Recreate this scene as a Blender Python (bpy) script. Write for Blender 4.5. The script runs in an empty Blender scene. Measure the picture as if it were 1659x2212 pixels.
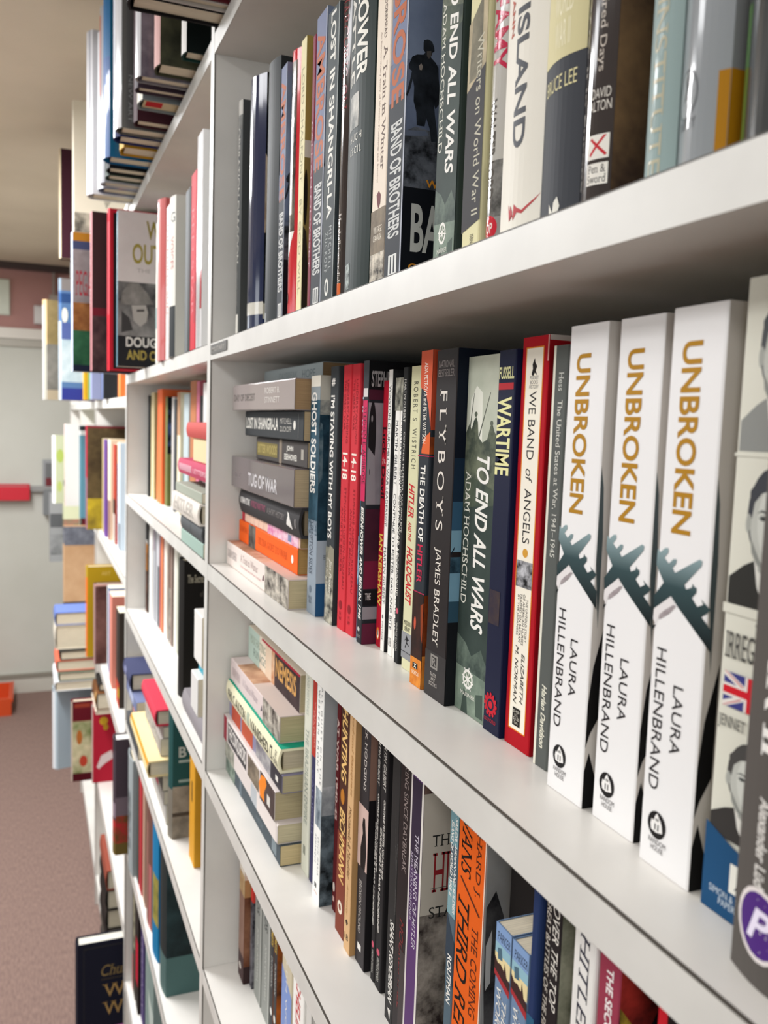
import bpy, bmesh, math, random
from mathutils import Vector, Matrix
random.seed(7)
C = bpy.context.scene.collection
sc = bpy.context.scene

# ------------------------------------------------------------------ camera, world, lights, exposure
# world axes: +X runs along the shelves towards the viewer, +Y goes into the shelves, Z up; floor z=0
CAMH = 1.55; XF = -5.12                                            # viewer's eye height; end wall
cam_d = bpy.data.cameras.new('camera'); cam = bpy.data.objects.new('camera', cam_d); C.objects.link(cam)
yaw, pitch, roll = math.radians(22.1637), math.radians(-5.7655), math.radians(1.9289)
cy, sy, cp, sp = math.cos(yaw), math.sin(yaw), math.cos(pitch), math.sin(pitch)
fw = Vector((-cy*cp, sy*cp, sp)); rt = Vector((sy, cy, 0)); up = rt.cross(fw)
r2 = math.cos(roll)*rt + math.sin(roll)*up; u2 = -math.sin(roll)*rt + math.cos(roll)*up
mw = Matrix((r2, u2, -fw)).transposed().to_4x4(); mw.translation = Vector((0, -.181, CAMH))
cam.matrix_world = mw
cam_d.sensor_fit = 'AUTO'; cam_d.sensor_width = 36; cam_d.lens = 1884.0/2212*36
cam_d.clip_start = .01; cam_d.clip_end = 60
cam_d.dof.use_dof = True; cam_d.dof.focus_distance = .52; cam_d.dof.aperture_fstop = 13.5
sc.camera = cam
w = bpy.data.worlds.new('world'); sc.world = w; w.use_nodes = True
w.node_tree.nodes['Background'].inputs[0].default_value = (.80, .90, 1, 1)
w.node_tree.nodes['Background'].inputs[1].default_value = 1.2
sc.view_settings.view_transform = 'Standard'; sc.view_settings.look = 'None'
sc.view_settings.gamma = 1; sc.view_settings.use_curve_mapping = False
sc.view_settings.exposure = -.42
sc.cycles.use_denoising = True
sc.cycles.max_bounces = 8; sc.cycles.diffuse_bounces = 5; sc.cycles.glossy_bounces = 4
def area(name, loc, rot, sx, sz, power, col):
    l = bpy.data.lights.new(name, 'AREA'); l.shape = 'RECTANGLE'; l.size = sx; l.size_y = sz; l.energy = power; l.color = col
    o = bpy.data.objects.new(name, l); C.objects.link(o); o.location = loc; o.rotation_euler = rot; return o
WIN = [(-4.2, -3.45), (-2.75, -2.0), (-1.3, -.55), (.55, 1.5)]         # shop windows in the opposite wall
for (a, b), p in zip(WIN, (17, 20, 8, 5)):                         # daylight entering through them
    area('window_daylight', ((a+b)/2, -3.12, CAMH+.05), (math.radians(90), 0, 0), b-a, 1.3, p, (.93, .965, 1))
area('window_daylight', (XF-.12, -2.2, CAMH+.05), (math.radians(90), 0, math.radians(-90)), 1.1, 1.2, 14, (.93, .97, 1))
area('window_daylight', (2.12, -1.1, CAMH-.02), (math.radians(90), 0, math.radians(90)), 1.7, 1.5, 27, (.95, .98, 1))
TUBES = [(-3.55, -.62, 42), (-2.15, -.62, 58), (-.75, -.95, 15), (.75, -.8, 11)]     # ceiling fittings above the aisle
for x, y, p in TUBES:
    area('ceiling_tube_light', (x, y, CAMH+.70), (0, 0, 0), 1.15, .22, p, (.985, .99, 1))

# ------------------------------------------------------------------ helpers
def lin(c): return c/12.92 if c <= .04045 else ((c+.055)/1.055)**2.4
def rgb(h):
    h = h.lstrip('#'); h = h if len(h) == 6 else ''.join(q*2 for q in h)
    return tuple(lin(int(h[i:i+2], 16)/255) for i in (0, 2, 4)) + (1,)
MATS = {}
def mat(key, rough=.42, spec=.5, coat=0.0):
    """'#rrggbb' plain print; 'n:#a:#b:scale' mottled photo-like print"""
    k = (key, rough, spec, coat)
    if k in MATS: return MATS[k]
    m = bpy.data.materials.new('print'); m.use_nodes = True; nt = m.node_tree; b = nt.nodes['Principled BSDF']
    b.inputs['Roughness'].default_value = rough; b.inputs['Specular IOR Level'].default_value = spec
    if coat: b.inputs['Coat Weight'].default_value = coat; b.inputs['Coat Roughness'].default_value = .06
    if key.startswith('n:'):
        _, a, c, s = key.split(':'); s = float(s)
        tc = nt.nodes.new('ShaderNodeTexCoord'); n = nt.nodes.new('ShaderNodeTexNoise'); r = nt.nodes.new('ShaderNodeValToRGB')
        n.inputs['Scale'].default_value = s; n.inputs['Detail'].default_value = 5; n.inputs['Roughness'].default_value = .62
        r.color_ramp.elements[0].position = .36; r.color_ramp.elements[0].color = rgb(a)
        r.color_ramp.elements[1].position = .64; r.color_ramp.elements[1].color = rgb(c)
        nt.links.new(tc.outputs['Object'], n.inputs['Vector']); nt.links.new(n.outputs['Fac'], r.inputs['Fac'])
        nt.links.new(r.outputs['Color'], b.inputs['Base Color'])
    elif key.startswith('g:'):                       # printed vertical colour blend, top a -> bottom c over the object's own height
        a, *mid, c = key.split(':')[1:]
        tc = nt.nodes.new('ShaderNodeTexCoord'); sx = nt.nodes.new('ShaderNodeSeparateXYZ'); r = nt.nodes.new('ShaderNodeValToRGB')
        r.color_ramp.elements[0].color = rgb(c); r.color_ramp.elements[1].color = rgb(a)
        for q in mid: r.color_ramp.elements.new(.58).color = rgb(q)
        nt.links.new(tc.outputs['Generated'], sx.inputs[0]); nt.links.new(sx.outputs['Z'], r.inputs['Fac'])
        nt.links.new(r.outputs['Color'], b.inputs['Base Color'])
    else:
        b.inputs['Base Color'].default_value = rgb(key)
    MATS[k] = m; return m
def noise_mat(name, a, c, scale, rough=.5, detail=4, stretch=None, bump=0):
    m = bpy.data.materials.new(name); m.use_nodes = True; nt = m.node_tree; b = nt.nodes['Principled BSDF']
    tc = nt.nodes.new('ShaderNodeTexCoord'); mp = nt.nodes.new('ShaderNodeMapping'); n = nt.nodes.new('ShaderNodeTexNoise'); r = nt.nodes.new('ShaderNodeValToRGB')
    if stretch: mp.inputs['Scale'].default_value = stretch
    n.inputs['Scale'].default_value = scale; n.inputs['Detail'].default_value = detail
    r.color_ramp.elements[0].position = .35; r.color_ramp.elements[1].position = .65
    r.color_ramp.elements[0].color = rgb(a); r.color_ramp.elements[1].color = rgb(c)
    L = nt.links.new
    L(tc.outputs['Object'], mp.inputs[0]); L(mp.outputs[0], n.inputs['Vector']); L(n.outputs['Fac'], r.inputs['Fac']); L(r.outputs['Color'], b.inputs['Base Color'])
    b.inputs['Roughness'].default_value = rough
    if bump:
        bp = nt.nodes.new('ShaderNodeBump'); bp.inputs['Strength'].default_value = bump; bp.inputs['Distance'].default_value = .004
        L(n.outputs['Fac'], bp.inputs['Height']); L(bp.outputs[0], b.inputs['Normal'])
    return m
WHITE = noise_mat('white_melamine', '#dedbd5', '#e6e3dd', 14, .33)
PAGES = {}
def pages(col):
    if col not in PAGES:
        h = [int(col[i:i+2], 16) for i in (1, 3, 5)]; d = '#%02x%02x%02x' % tuple(int(v*.86) for v in h)
        PAGES[col] = noise_mat('page_edges', d, col, 1, .8, 3, (2600, 30, 9))
    return PAGES[col]
def link(name, me, parent=None):
    o = bpy.data.objects.new(name, me); C.objects.link(o)
    if parent: o.parent = parent
    return o
def mesh(name, v, f, mats, idx=None, parent=None, smooth=False):
    me = bpy.data.meshes.new(name); me.from_pydata(v, [], f); me.update()
    for m in (mats if isinstance(mats, list) else [mats]): me.materials.append(m)
    if idx: me.polygons.foreach_set('material_index', idx)
    if smooth: me.polygons.foreach_set('use_smooth', [True]*len(f))
    return link(name, me, parent)
def boxvf(x0, x1, y0, y1, z0, z1):
    v = [(x0,y0,z0),(x1,y0,z0),(x1,y1,z0),(x0,y1,z0),(x0,y0,z1),(x1,y0,z1),(x1,y1,z1),(x0,y1,z1)]
    return v, [(0,3,2,1),(4,5,6,7),(0,1,5,4),(1,2,6,5),(2,3,7,6),(3,0,4,7)]
def box(name, x0, x1, y0, y1, z0, z1, m, parent=None, bev=0):
    v, f = boxvf(x0, x1, y0, y1, z0, z1); o = mesh(name, v, f, m, parent=parent)
    if bev:
        b = o.modifiers.new('bevel', 'BEVEL'); b.width = bev; b.segments = 2
    return o
def empty(name, loc, label=None, cat=None, group=None):
    o = bpy.data.objects.new(name, None); C.objects.link(o); o.location = loc; o.empty_display_size = .02
    return tag(o, label, cat, group)
def tag(o, label=None, cat=None, group=None, kind=None):
    if label: o['label'] = label
    if cat: o['category'] = cat
    if group: o['group'] = group
    if kind: o['kind'] = kind
    return o

# ------------------------------------------------------------------ lettering: flat outlines from the built-in typeface
TXT = {}
def text2d(s, st=''):
    k = (s, st)
    if k in TXT: return TXT[k]
    cu = bpy.data.curves.new('txt', 'FONT'); cu.body = s; cu.resolution_u = 4; cu.fill_mode = 'FRONT'; cu.dimensions = '2D'
    if 'b' in st: cu.offset = .024
    if 'w' in st: cu.space_character = 1.45
    if 'i' in st: cu.shear = .28
    if '\n' in s: cu.align_x = 'CENTER'; cu.space_line = .85
    o = bpy.data.objects.new('txt', cu); me = o.to_mesh()
    v = [(a.co.x, a.co.y) for a in me.vertices]; f = [tuple(p.vertices) for p in me.polygons]
    if 's' in st:                                    # serifs: a thin slab across the end of every upright stem
        cnt = {}
        for p in f:
            for a, b in zip(p, p[1:]+p[:1]): cnt[tuple(sorted((a, b)))] = cnt.get(tuple(sorted((a, b))), 0)+1
        # merge coincident points so that neighbours are found
        key = lambda i: (round(v[i][0], 4), round(v[i][1], 4))
        nb = {}
        E = [e for e, c in cnt.items() if c == 1]
        for a, b in E: nb.setdefault(key(a), set()).add(key(b)); nb.setdefault(key(b), set()).add(key(a))
        for a, b in E:
            A, B = key(a), key(b)
            if abs(A[1]-B[1]) > .003 or not .05 < abs(A[0]-B[0]) < .17: continue
            oa = [q for q in nb[A] if q != B]; ob = [q for q in nb[B] if q != A]
            if not oa or not ob: continue
            da, db = oa[0][1]-A[1], ob[0][1]-B[1]
            if da*db <= 0 or min(abs(da), abs(db)) < .05: continue
            x0, x1 = min(A[0], B[0])-.075, max(A[0], B[0])+.075; sg = .045 if da > 0 else -.045
            n = len(v); v += [(x0, A[1]), (x1, A[1]), (x1, A[1]+sg), (x0, A[1]+sg)]
            f.append((n, n+1, n+2, n+3) if sg > 0 else (n+3, n+2, n+1, n))
    o.to_mesh_clear(); bpy.data.objects.remove(o); bpy.data.curves.remove(cu)
    xs = [p[0] for p in v]; ys = [p[1] for p in v]; x0, y0, W, H = min(xs), min(ys), max(xs)-min(xs) or 1, max(ys)-min(ys) or 1
    TXT[k] = ([((x-x0)/W, (y-y0)/H) for x, y in v], f); return TXT[k]

def tess(V, fs, du, dv):
    """cut flat outlines finely so that they follow a rounded spine"""
    from mathutils.geometry import tessellate_polygon
    V = list(V); st = []
    for f in fs:
        if len(f) <= 3: st.append(tuple(f)); continue
        for t3 in tessellate_polygon([[Vector((V[i][0], V[i][1], 0)) for i in f]]):
            t3 = tuple(f[i] for i in t3); a, b, c = (V[i] for i in t3)
            st.append(t3 if (b[0]-a[0])*(c[1]-a[1])-(b[1]-a[1])*(c[0]-a[0]) > 0 else t3[::-1])
    out = []
    while st:
        f = st.pop(); e = [(abs(V[f[i]][0]-V[f[i-1]][0]), i) for i in range(3)]; m, i = max(e)
        if m <= du: out.append(f); continue
        a, b, c = f[i-1], f[i], f[(i+1) % 3]; V.append(((V[a][0]+V[b][0])/2, (V[a][1]+V[b][1])/2)); n = len(V)-1
        st += [(a, n, c), (n, b, c)]
    return V, out
# prints: (part name, face, kind, data..., colour); u runs across, v runs down from the head (v > 1.5: millimetres above the foot)
def T(s, u0, u1, v0, v1, col, st='', part='title_lettering', face='S'): return (part, face, 'T', s, u0, u1, v0, v1, col, st)
def H(s, u0, u1, v0, v1, col, st='', part='small_lettering', face='S'): return (part, face, 'H', s, u0, u1, v0, v1, col, st)
def R(u0, u1, v0, v1, col, part='spine_band', face='S'): return (part, face, 'R', u0, u1, v0, v1, col)
def P(pts, col, part='spine_picture', face='S'): return (part, face, 'P', pts, col)
def E(cu, cv, ru, rv, col, part='publisher_mark', face='S', n=20): return (part, face, 'P', [(cu+ru*math.cos(2*math.pi*i/n), cv+rv*math.sin(2*math.pi*i/n)) for i in range(n)], col)
def F(p): return (('cover_picture' if p[0] in ('spine_band', 'spine_picture', 'publisher_mark') else p[0]), 'F') + p[2:]
def A(*a, **k): return T(*a, part='author_lettering', **k)

BOOKN = {}
def book(label, x, y, z, t, h, col='#333', pr=(), d=.135, hard=False, group=None, flat=False, pg='#e4dac2', gloss=.38, coat=0, rz=0, ry=0, fs=1.0, name=None):
    """One book. fs: share of the cover that its print spans. Standing: spine towards the room, x = its left side, y = spine plane, z = shelf top. flat: lying, head to -X, x = tail end."""
    name = name or ('hardcover_book' if hard else 'paperback_book')
    root = empty(name, (x, y, z), label, 'book', group)
    root.rotation_euler = (0, -math.pi/2 if flat else ry, rz)
    if flat and rz: root.rotation_mode = 'XYZ'
    spec = .25 if gloss < .2 else .1; gloss = gloss if gloss < .2 else gloss+.25; m = mat(col, gloss, spec, coat*.4); span = fs
    wall = .0024 if hard else .0005; bul = ((.2*min(t, .045) if coat else .11*min(t, .035)) if hard else 0)
    # cover: a U-shaped shell around the page block
    if hard: outer = [(t, d)] + [(t*k/10, -bul*math.sin(math.pi*k/10)) for k in range(10, -1, -1)] + [(0, d)]
    else:
        r = min(.0012, t*.2)
        outer = [(t, d), (t, r), (t-r*.3, r*.3), (t-r, 0), (r, 0), (r*.3, r*.3), (0, r), (0, d)]
    n = len(outer); inner = []
    for (px, py) in outer:
        inner.append((min(max(px, wall), t-wall), py if py > d-1e-6 else max(py+wall, py+wall)))
    v = [(a, b, 0) for a, b in outer] + [(a, b, h) for a, b in outer] + [(a, b, 0) for a, b in inner] + [(a, b, h) for a, b in inner]
    f = []; sm = []
    for i in range(n-1):
        f += [(i, i+1, n+i+1, n+i), (2*n+i+1, 2*n+i, 3*n+i, 3*n+i+1), (i+1, i, 2*n+i, 2*n+i+1), (n+i, n+i+1, 3*n+i+1, 3*n+i)]
    f += [(0, n, 3*n, 2*n), (n-1, 3*n-1, 4*n-1, 2*n-1)]
    mesh('cover', v, f, m, parent=root)
    ins = .003 if hard else .0004
    bx = wall+.0001
    v, f = boxvf(bx, max(t-bx, bx+.0005), wall+(.001 if hard else .0002), d-ins, ins, h-ins)
    mesh('page_block', v, f, pages(pg), parent=root)
    # prints
    parts = {}
    for i, p in enumerate(pr):
        part, face, kind = p[:3]
        vv = lambda q: (1-q/1000/h) if q > 1.5 else q
        eps = .0001+.000012*i
        if face == 'S':
            pos = lambda u, q: (u*t, -bul*math.sin(math.pi*min(max(u, 0), 1))-eps, h*(1-q))
        elif face == 'F':
            pos = lambda u, q: (t+eps, u*span*d, h*(1-q))
        else:
            pos = lambda u, q: (u*t, q*d, -eps+ins)
        if kind in 'TH':
            _, _, _, s, u0, u1, v0, v1, c, st = p; v0, v1 = vv(v0), vv(v1)
            pts, fs = text2d(s, st)
            if kind == 'T': Q = [(u0+(u1-u0)*b, -v0-(v1-v0)*a) for a, b in pts]
            else: Q = [(u0+(u1-u0)*a, -v1-(v0-v1)*b) for a, b in pts]
            if bul and face == 'S': Q, fs = tess(Q, fs, .07, 0)
            V = [pos(a, -b) for a, b in Q]
        elif kind == 'R':
            _, _, _, u0, u1, v0, v1, c = p; v0, v1 = vv(v0), vv(v1)
            if face == 'F' and u1 == 1: u1 = 1/span
            k = 10 if (bul and face == 'S') else 1
            V = [pos(u0+(u1-u0)*j/k, q) for q in (v1, v0) for j in range(k+1)]
            fs = [(j, j+1, k+2+j, k+1+j) for j in range(k)]
        else:
            _, _, _, pts, c = p
            Q = [(a, -vv(b)) for a, b in pts]; fs = [tuple(range(len(Q)))]
            ar = sum(pts[j][0]*vv(pts[(j+1) % len(pts)][1])-pts[(j+1) % len(pts)][0]*vv(pts[j][1]) for j in range(len(pts)))
            if ar > 0: fs = [fs[0][::-1]]
            if bul and face == 'S': Q, fs = tess(Q, fs, .07, 0)
            V = [pos(a, -b) for a, b in Q]
        bb = [min(q[0] for q in V), max(q[0] for q in V), min(q[1] for q in V), max(q[1] for q in V), min(q[2] for q in V), max(q[2] for q in V)]
        gs = parts.setdefault(part, []); tol = .0006
        g = next((q for q in gs if kind in 'TH' and q[5] in 'TH' or any(all(bb[2*k] <= c[2*k+1]+tol and bb[2*k+1] >= c[2*k]-tol for k in range(3)) for c in q[4])), None)
        if not g: g = ([], [], [], [], [], kind); gs.append(g)   # pieces that do not touch are parts of their own
        g[4].append(bb)
        o = len(g[0]); g[0].extend(V); g[1].extend(tuple(o+q for q in ff) for ff in fs)
        mm = mat(c, gloss, spec, coat*.4)
        if mm not in g[2]: g[2].append(mm)
        g[3].extend([g[2].index(mm)]*len(fs))
    for part, gs in parts.items():
        for V, fs, ms, ix, _, _ in gs: mesh(part, V, fs, ms, ix, parent=root)
    return root

# ------------------------------------------------------------------ setting
zA, zB, zC, zD, zE, zF, zG = (CAMH+q for q in (.3995, .0805, -.160, -.3984, -.6366, -.905, -1.2194))
ZCEIL = CAMH+.78
carpet = noise_mat('carpet', '#745e57', '#8a7268', 120, .95, 3, (.35, 2.2, 1), .15)
wall_m = noise_mat('wall_paint', '#c2c2b8', '#cacac1', 2.5, .7)
mauve = noise_mat('mauve_paint', '#a87b76', '#b0837b', 3, .7)
ceil_m = noise_mat('ceiling_paint', '#c9bda8', '#d2c6b1', 3, .85)
tag(box('floor', XF-.2, 2.2, -3.4, .7, -.1, 0, carpet), kind='structure')
tag(box('ceiling', XF-.2, 2.2, -3.4, .7, ZCEIL, ZCEIL+.1, ceil_m), kind='structure')
tag(box('wall_left_upper', XF-.002, XF+.006, -1.6, .5, CAMH+.44, ZCEIL, mauve), kind='structure')
tag(box('trim_1', XF, XF+.03, -1.6, .5, CAMH+.385, CAMH+.44, mat('#d6d0c6')), kind='structure')
tag(box('trim_2', XF, XF+.02, -1.6, .5, CAMH+.345, CAMH+.383, mat('#a9a498')), kind='structure')
tag(box('trim_3', XF, XF+.03, -1.6, .5, CAMH-.43, CAMH-.40, mat('#9a9a98')), kind='structure')
tag(box('baseboard_left', XF, XF+.018, -3.0, .5, 0, .085, mat('#c9c6bb')), kind='structure')
tag(box('trim_4', XF, XF+.024, -3.0, .5, .085, .105, mat('#8b867b')), kind='structure')
tag(box('ceiling_shadow_strip', XF+.006, XF+.05, -3.0, .3, ZCEIL-.035, ZCEIL, mat('#3a2a26')), kind='structure')  # dark strip standing in for the shadow along the ceiling edge
tag(box('wall_back', XF-.1, 2.1, .32, .42, 0, ZCEIL, wall_m), kind='structure')
# outer walls with window openings
zs0, zs1 = CAMH-.6, CAMH+.7
wf = mat('#e8e6e0', .4)
nwin = [0]
def wall(name, lo, hi, thick, wins, axis):
    """wall along X (axis 0, thick = y range) or along Y (axis 1, thick = x range) with window openings"""
    v, f = [], []
    def add(a0, a1, z0, z1):
        b = (a0, a1, thick[0], thick[1], z0, z1) if axis == 0 else (thick[0], thick[1], a0, a1, z0, z1)
        vv, ff = boxvf(*b); n = len(v); v.extend(vv); f.extend(tuple(n+q for q in k) for k in ff)
    add(lo, hi, 0, zs0); add(lo, hi, zs1, ZCEIL)
    e = [lo] + [q for ab in wins for q in ab] + [hi]
    for i in range(0, len(e), 2): add(e[i], e[i+1], zs0, zs1)
    tag(mesh(name, v, f, wall_m), kind='structure')
    for a, b in wins:
        nwin[0] += 1; mid = (thick[0]+thick[1])/2
        o = empty('window_%d' % nwin[0], ((a+b)/2, mid, zs0) if axis == 0 else (mid, (a+b)/2, zs0)); tag(o, kind='structure')
        if axis: o.rotation_euler = (0, 0, math.pi/2)
        hw, hh = (b-a)/2, zs1-zs0; nb = max(2, round((b-a)/.28))
        box('window_frame', -hw, hw, -.03, .03, 0, .05, wf, o); box('window_frame', -hw, hw, -.03, .03, hh-.05, hh, wf, o)
        for q in (-hw+.025, hw-.025): box('window_frame', q-.025, q+.025, -.03, .03, .05, hh-.05, wf, o)
        for k in range(1, nb): box('mullion', -hw+k*2*hw/nb-.012, -hw+k*2*hw/nb+.012, -.015, .015, .05, hh-.05, wf, o)
        for k in range(1, 4): box('mullion', -hw+.05, hw-.05, -.012, .012, k*hh/4-.012, k*hh/4+.012, wf, o)
wall('wall_front', XF-.1, 2.1, (-3.1, -3.0), WIN, 0)
wall('wall_left', -3.0, .5, (XF-.1, XF), [(-2.75, -1.65)], 1)
wall('wall_right', -3.0, .32, (2.0, 2.1), [(-1.95, -.25)], 1)
for x, y, p in TUBES:
    o = empty('ceiling_light', (x, y, ZCEIL), 'white ceiling light fitting above the aisle beside '+{-3.55: 'the fourth bookcase', -2.15: 'the third bookcase', -.75: 'the nearest bookcase', .75: 'the viewer'}[x], 'ceiling light', 'ceiling fittings above the aisle')
    box('housing', -.62, .62, -.14, .14, -.05, 0, wf, o)

# ------------------------------------------------------------------ bookcases (side by side along the wall)
DEP = .262
SEAM = mat('#4a443d', .6); BACK = noise_mat('back_panel', '#c9c5bd', '#d1cdc5', 8, .5)
STRIP = noise_mat('edge_banding', '#d0cec8', '#d9d7d1', 22, .4)
def bookcase(x0, x1, levels, label, right_side=True, top=None):
    top = top or ZCEIL-.06
    r = empty('bookcase', (x0, 0, 0), label, 'bookcase', 'white bookcases along the wall')
    T_ = .0165
    def side(xa):
        s = box('side_panel', xa-x0-T_, xa-x0, .0012, DEP, 0, top, WHITE, r)
        box('edge_strip', xa-x0-T_, xa-x0, 0, .0012, 0, top, STRIP, s)
        box('seam_line', xa-x0, xa-x0+.0004, .0006, .0016, 0, top, SEAM, s)
    side(x0)
    if right_side: side(x1)
    a, b = .0002, x1-x0-T_-.0002
    for z, th in levels:
        s = box('shelf', a, b, .0016, DEP-.006, z-th, z, WHITE, r)
        box('edge_strip', a, b, .0002, .0016, z-th, z-.0007, STRIP, s)
        box('seam_line', a, b, .0006, .0018, z-.0007, z+.00012, SEAM, s)
    box('back_panel', a, b, DEP-.006, DEP, .06, top, BACK, r)
    box('plinth', a, b, .03, .045, 0, .08, WHITE, r)
    return r
NEAR = [(zA, .0205), (zB, .0182), (zC, .0182), (zD, .0178), (zE, .0175), (zF, .0175), (zG, .0175), (.08+.018, .018)]
FAR = [(CAMH+.419, .02), (CAMH+.039, .022), (CAMH-.339, .02), (CAMH-.718, .02), (CAMH-1.114, .02), (.098, .018)]
D1, D2, D3, D4, D5, D0 = -.957, -1.844, -2.765, -3.65, -4.54, -.02
bookcase(D1, D0, NEAR, 'nearest white bookcase with the sharpest books, label strip on its shelf edge')
bookcase(D2, D1, NEAR, 'second white bookcase, just beyond the nearest one', False)
bookcase(D3, D2, FAR, 'third white bookcase from the viewer, with taller shelf gaps', False)
bookcase(D4, D3, FAR, 'fourth white bookcase, mostly hidden by books jutting out', False)
bookcase(D5, D4, FAR, 'farthest white bookcase, next to the pale end wall', False)
# label strip on the shelf edge
o = empty('shelf_label', (-.951, 0, zB-.0128), 'small black label strip stuck on the left end of the upper shelf edge', 'label')
box('label_plate', 0, .082, -.0008, .0001, 0, .0098, mat('#45423c', .6), o)
pts, fs = text2d('MILITARY', 'b')
mesh('label_lettering', [(.008+a*.064, -.0009, .0024+b*.0046) for a, b in pts], fs, mat('#8d887f', .6), parent=o)
# ------------------------------------------------------------------ nearest bookcase, second row (spines fully in view)
G2 = 'paperbacks standing on the middle shelf'
WH, BK = '#ece9e2', '#1d1b1b'
def row2(label, x, y, t, h, col, pr, **k): return book(label, x, y, zC+.0002, t, h, col, pr, group=G2, **k)
row2('pale and teal paperback with a soldier photo, right beside the lying stack', -.6982, .035, .0247, .197, '#8f9aa5', [
    R(0,1,0,.045,'#e2ddcf'), R(0,1,.045,.1,'#8e979a'), R(0,1,.1,.60,'n:#1c3a48:#35586a:60'), R(0,1,.60,.66,'n:#2a4656:#94a0ab:150'),
    T('GHOST SOLDIERS',.12,.66,.068,.487,WH,'b'), A('HAMPTON SIDES',.22,.58,.61,.83,'#3c4450'), E(.42,.895,.13,.016,'#6b7683'), H('ANCHOR\nBOOKS',.25,.62,.925,.955,'#5d6673'),
    F(R(0,1,0,.1,'#c9c4b6')), F(R(0,1,.1,.16,'n:#c9c4b6:#4d5a61:60')), F(R(0,1,.16,.68,'n:#142936:#2f4c5c:50')), F(P([(0,.22),(.1,.19),(.3,.2),(.4,.26),(.4,.42),(0,.45)],'n:#33505e:#6f8088:90')),
    F(R(0,1,.68,.86,'#b4bcc6')), F(R(0,1,.86,1,'#2b5680')), F(H('THE EPIC',.72,1.0,.74,.76,'#22262b',face='S'))], fs=0.06)
row2('charcoal paperback with a helmeted soldier at the foot, white bold capitals', -.6605, .0388, .020, .203, '#33373a', [
    R(0,1,.70,.82,'n:#3b3d39:#83806f:60'), P([(.25,.74),(.5,.69),(1,.70),(1,.83),(.2,.83)],'#8b8674'), R(0,1,.82,1,'n:#2c2b28:#b9b5a4:120'),
    H('#',.2,.62,.045,.075,WH,'b'), T("I'M STAYING WITH MY BOYS",.17,.62,.11,.665,WH,'b'), A('Jim Proser',.42,.78,.745,.885,'#e6e2d4','is'), T('with Jerry Cutter',.08,.3,.745,.9,'#cfcaba','i',part='small_lettering')])
for i, (x, y, t, lab) in enumerate([(-.636,.041,.0178,'left one of two matching bright red paperbacks with white 14-18'), (-.6178,.0417,.0170,'right one of two matching bright red paperbacks with white 14-18')]):
    row2(lab, x, y, t, .203, '#c9323c', [
        T('14-18',.2,.82,.325,.425,'#f1e6da','b'), T('14-18',.16,.16+.02,.327,.428,'#5d1518','b',part='small_lettering'),
        T('UNDERSTANDING',.55,.78,.055,.29,'#8e1f28',part='small_lettering'), T('THE GREAT WAR',.2,.42,.055,.24,'#8e1f28',part='small_lettering'),
        A('STEPHANE AUDOIN-ROUZEAU',.55,.78,.455,.84,'#8e1f28'), A('ANNETTE BECKER',.22,.42,.53,.78,'#8e1f28'), E(.45,.905,.2,.018,'#8a1c25'), H('H\nW',.28,.6,.93,.965,'#8a1c25')], gloss=.5)
row2('thin teal blue paperback squeezed against the right red one', -.5985, .0432, .0065, .203, '#2f7d9c', [
    T('HARPER',.1,.9,.12,.36,'#a8cbd8',part='title_lettering'), R(0,1,.33,.40,'#d5dde0'), R(0,1,.62,.8,'n:#2c6f96:#9fc3d6:180')])
row2('dark volume with a pink name panel and a portrait on its exposed cover', -.5905, .0405, .0112, .204, '#24272c', [
    R(.05,.95,.0,.1,'#45484d'), R(.1,.85,.095,.125,'#d9d5d2'), R(.08,.85,.137,.49,'#c81f55'), A('STEPHEN E. AMBROSE',.2,.75,.16,.43,'#3a1526'),
    T('EISENHOWER AND BERLIN, 1945',.22,.78,.51,.915,WH,'bi'), E(.45,.95,.2,.008,'#b9b6b0'), H('NORTON',.2,.8,.97,.98,'#9b9892'),
    F(R(0,1,0,.1,'#131315')), F(H('STEPHEN',.12,1.3,.035,.09,'#a9a5a5','b')), F(R(0,1,.1,.135,'#4a1d2e')), F(R(0,1,.145,.5,'n:#7e7a80:#a09ca0:12')), F(E(.23,.26,.2,.12,'#1f1c1f')), F(E(.2,.2,.045,.012,'#8d8a8c')),
    F(P([(.06,.3),(.4,.33),(.5,.5),(.02,.5)],'#8f8b90')), F(E(.15,.385,.02,.011,'#2c282b')), F(R(0,1,.515,.70,'n:#3a1a29:#4d2132:20')), F(R(0,1,.70,.80,'#6e1c38')), F(R(0,1,.805,.86,'#18171a')), F(H('THE',.12,.42,.815,.84,'#b9b4b4','b')), F(R(0,1,.865,.91,'#8c888d')), F(R(0,1,.925,1,'#5d2238'))], fs=0.108)
row2('shorter crimson paperback with black gothic title and yellow name', -.5769, .0504, .0102, .190, '#b0182d', [
    T('Luck',.2,.8,.167,.277,'#2b0c12','bs'), T('of\nthe',.3,.85,.283,.31,'#f0d9d2'), T('Devil',.2,.8,.316,.44,'#2b0c12','bs'), A('IAN KERSHAW',.2,.82,.57,.842,'#e7c95b','b'), E(.5,.95,.28,.024,'#e3742c'), E(.5,.952,.14,.017,'#f4efe4'), E(.5,.947,.07,.012,'#16120f')])
row2('thin white paperback with black cover beside the crimson spine', -.5634, .0486, .0078, .197, '#f0eee8', [
    T("WINSTON CHURCHILL'S WAR LEADERSHIP",.25,.78,.055,.55,'#26262a'), A('MARTIN GILBERT',.25,.78,.625,.827,'#26262a'), E(.5,.875,.16,.008,'#6b6b6b'), T('VINTAGE',.35,.65,.89,.96,'#55534f',part='small_lettering'),
    F(R(0,1,0,1,'n:#141416:#3b3b3d:30'))])
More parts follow.
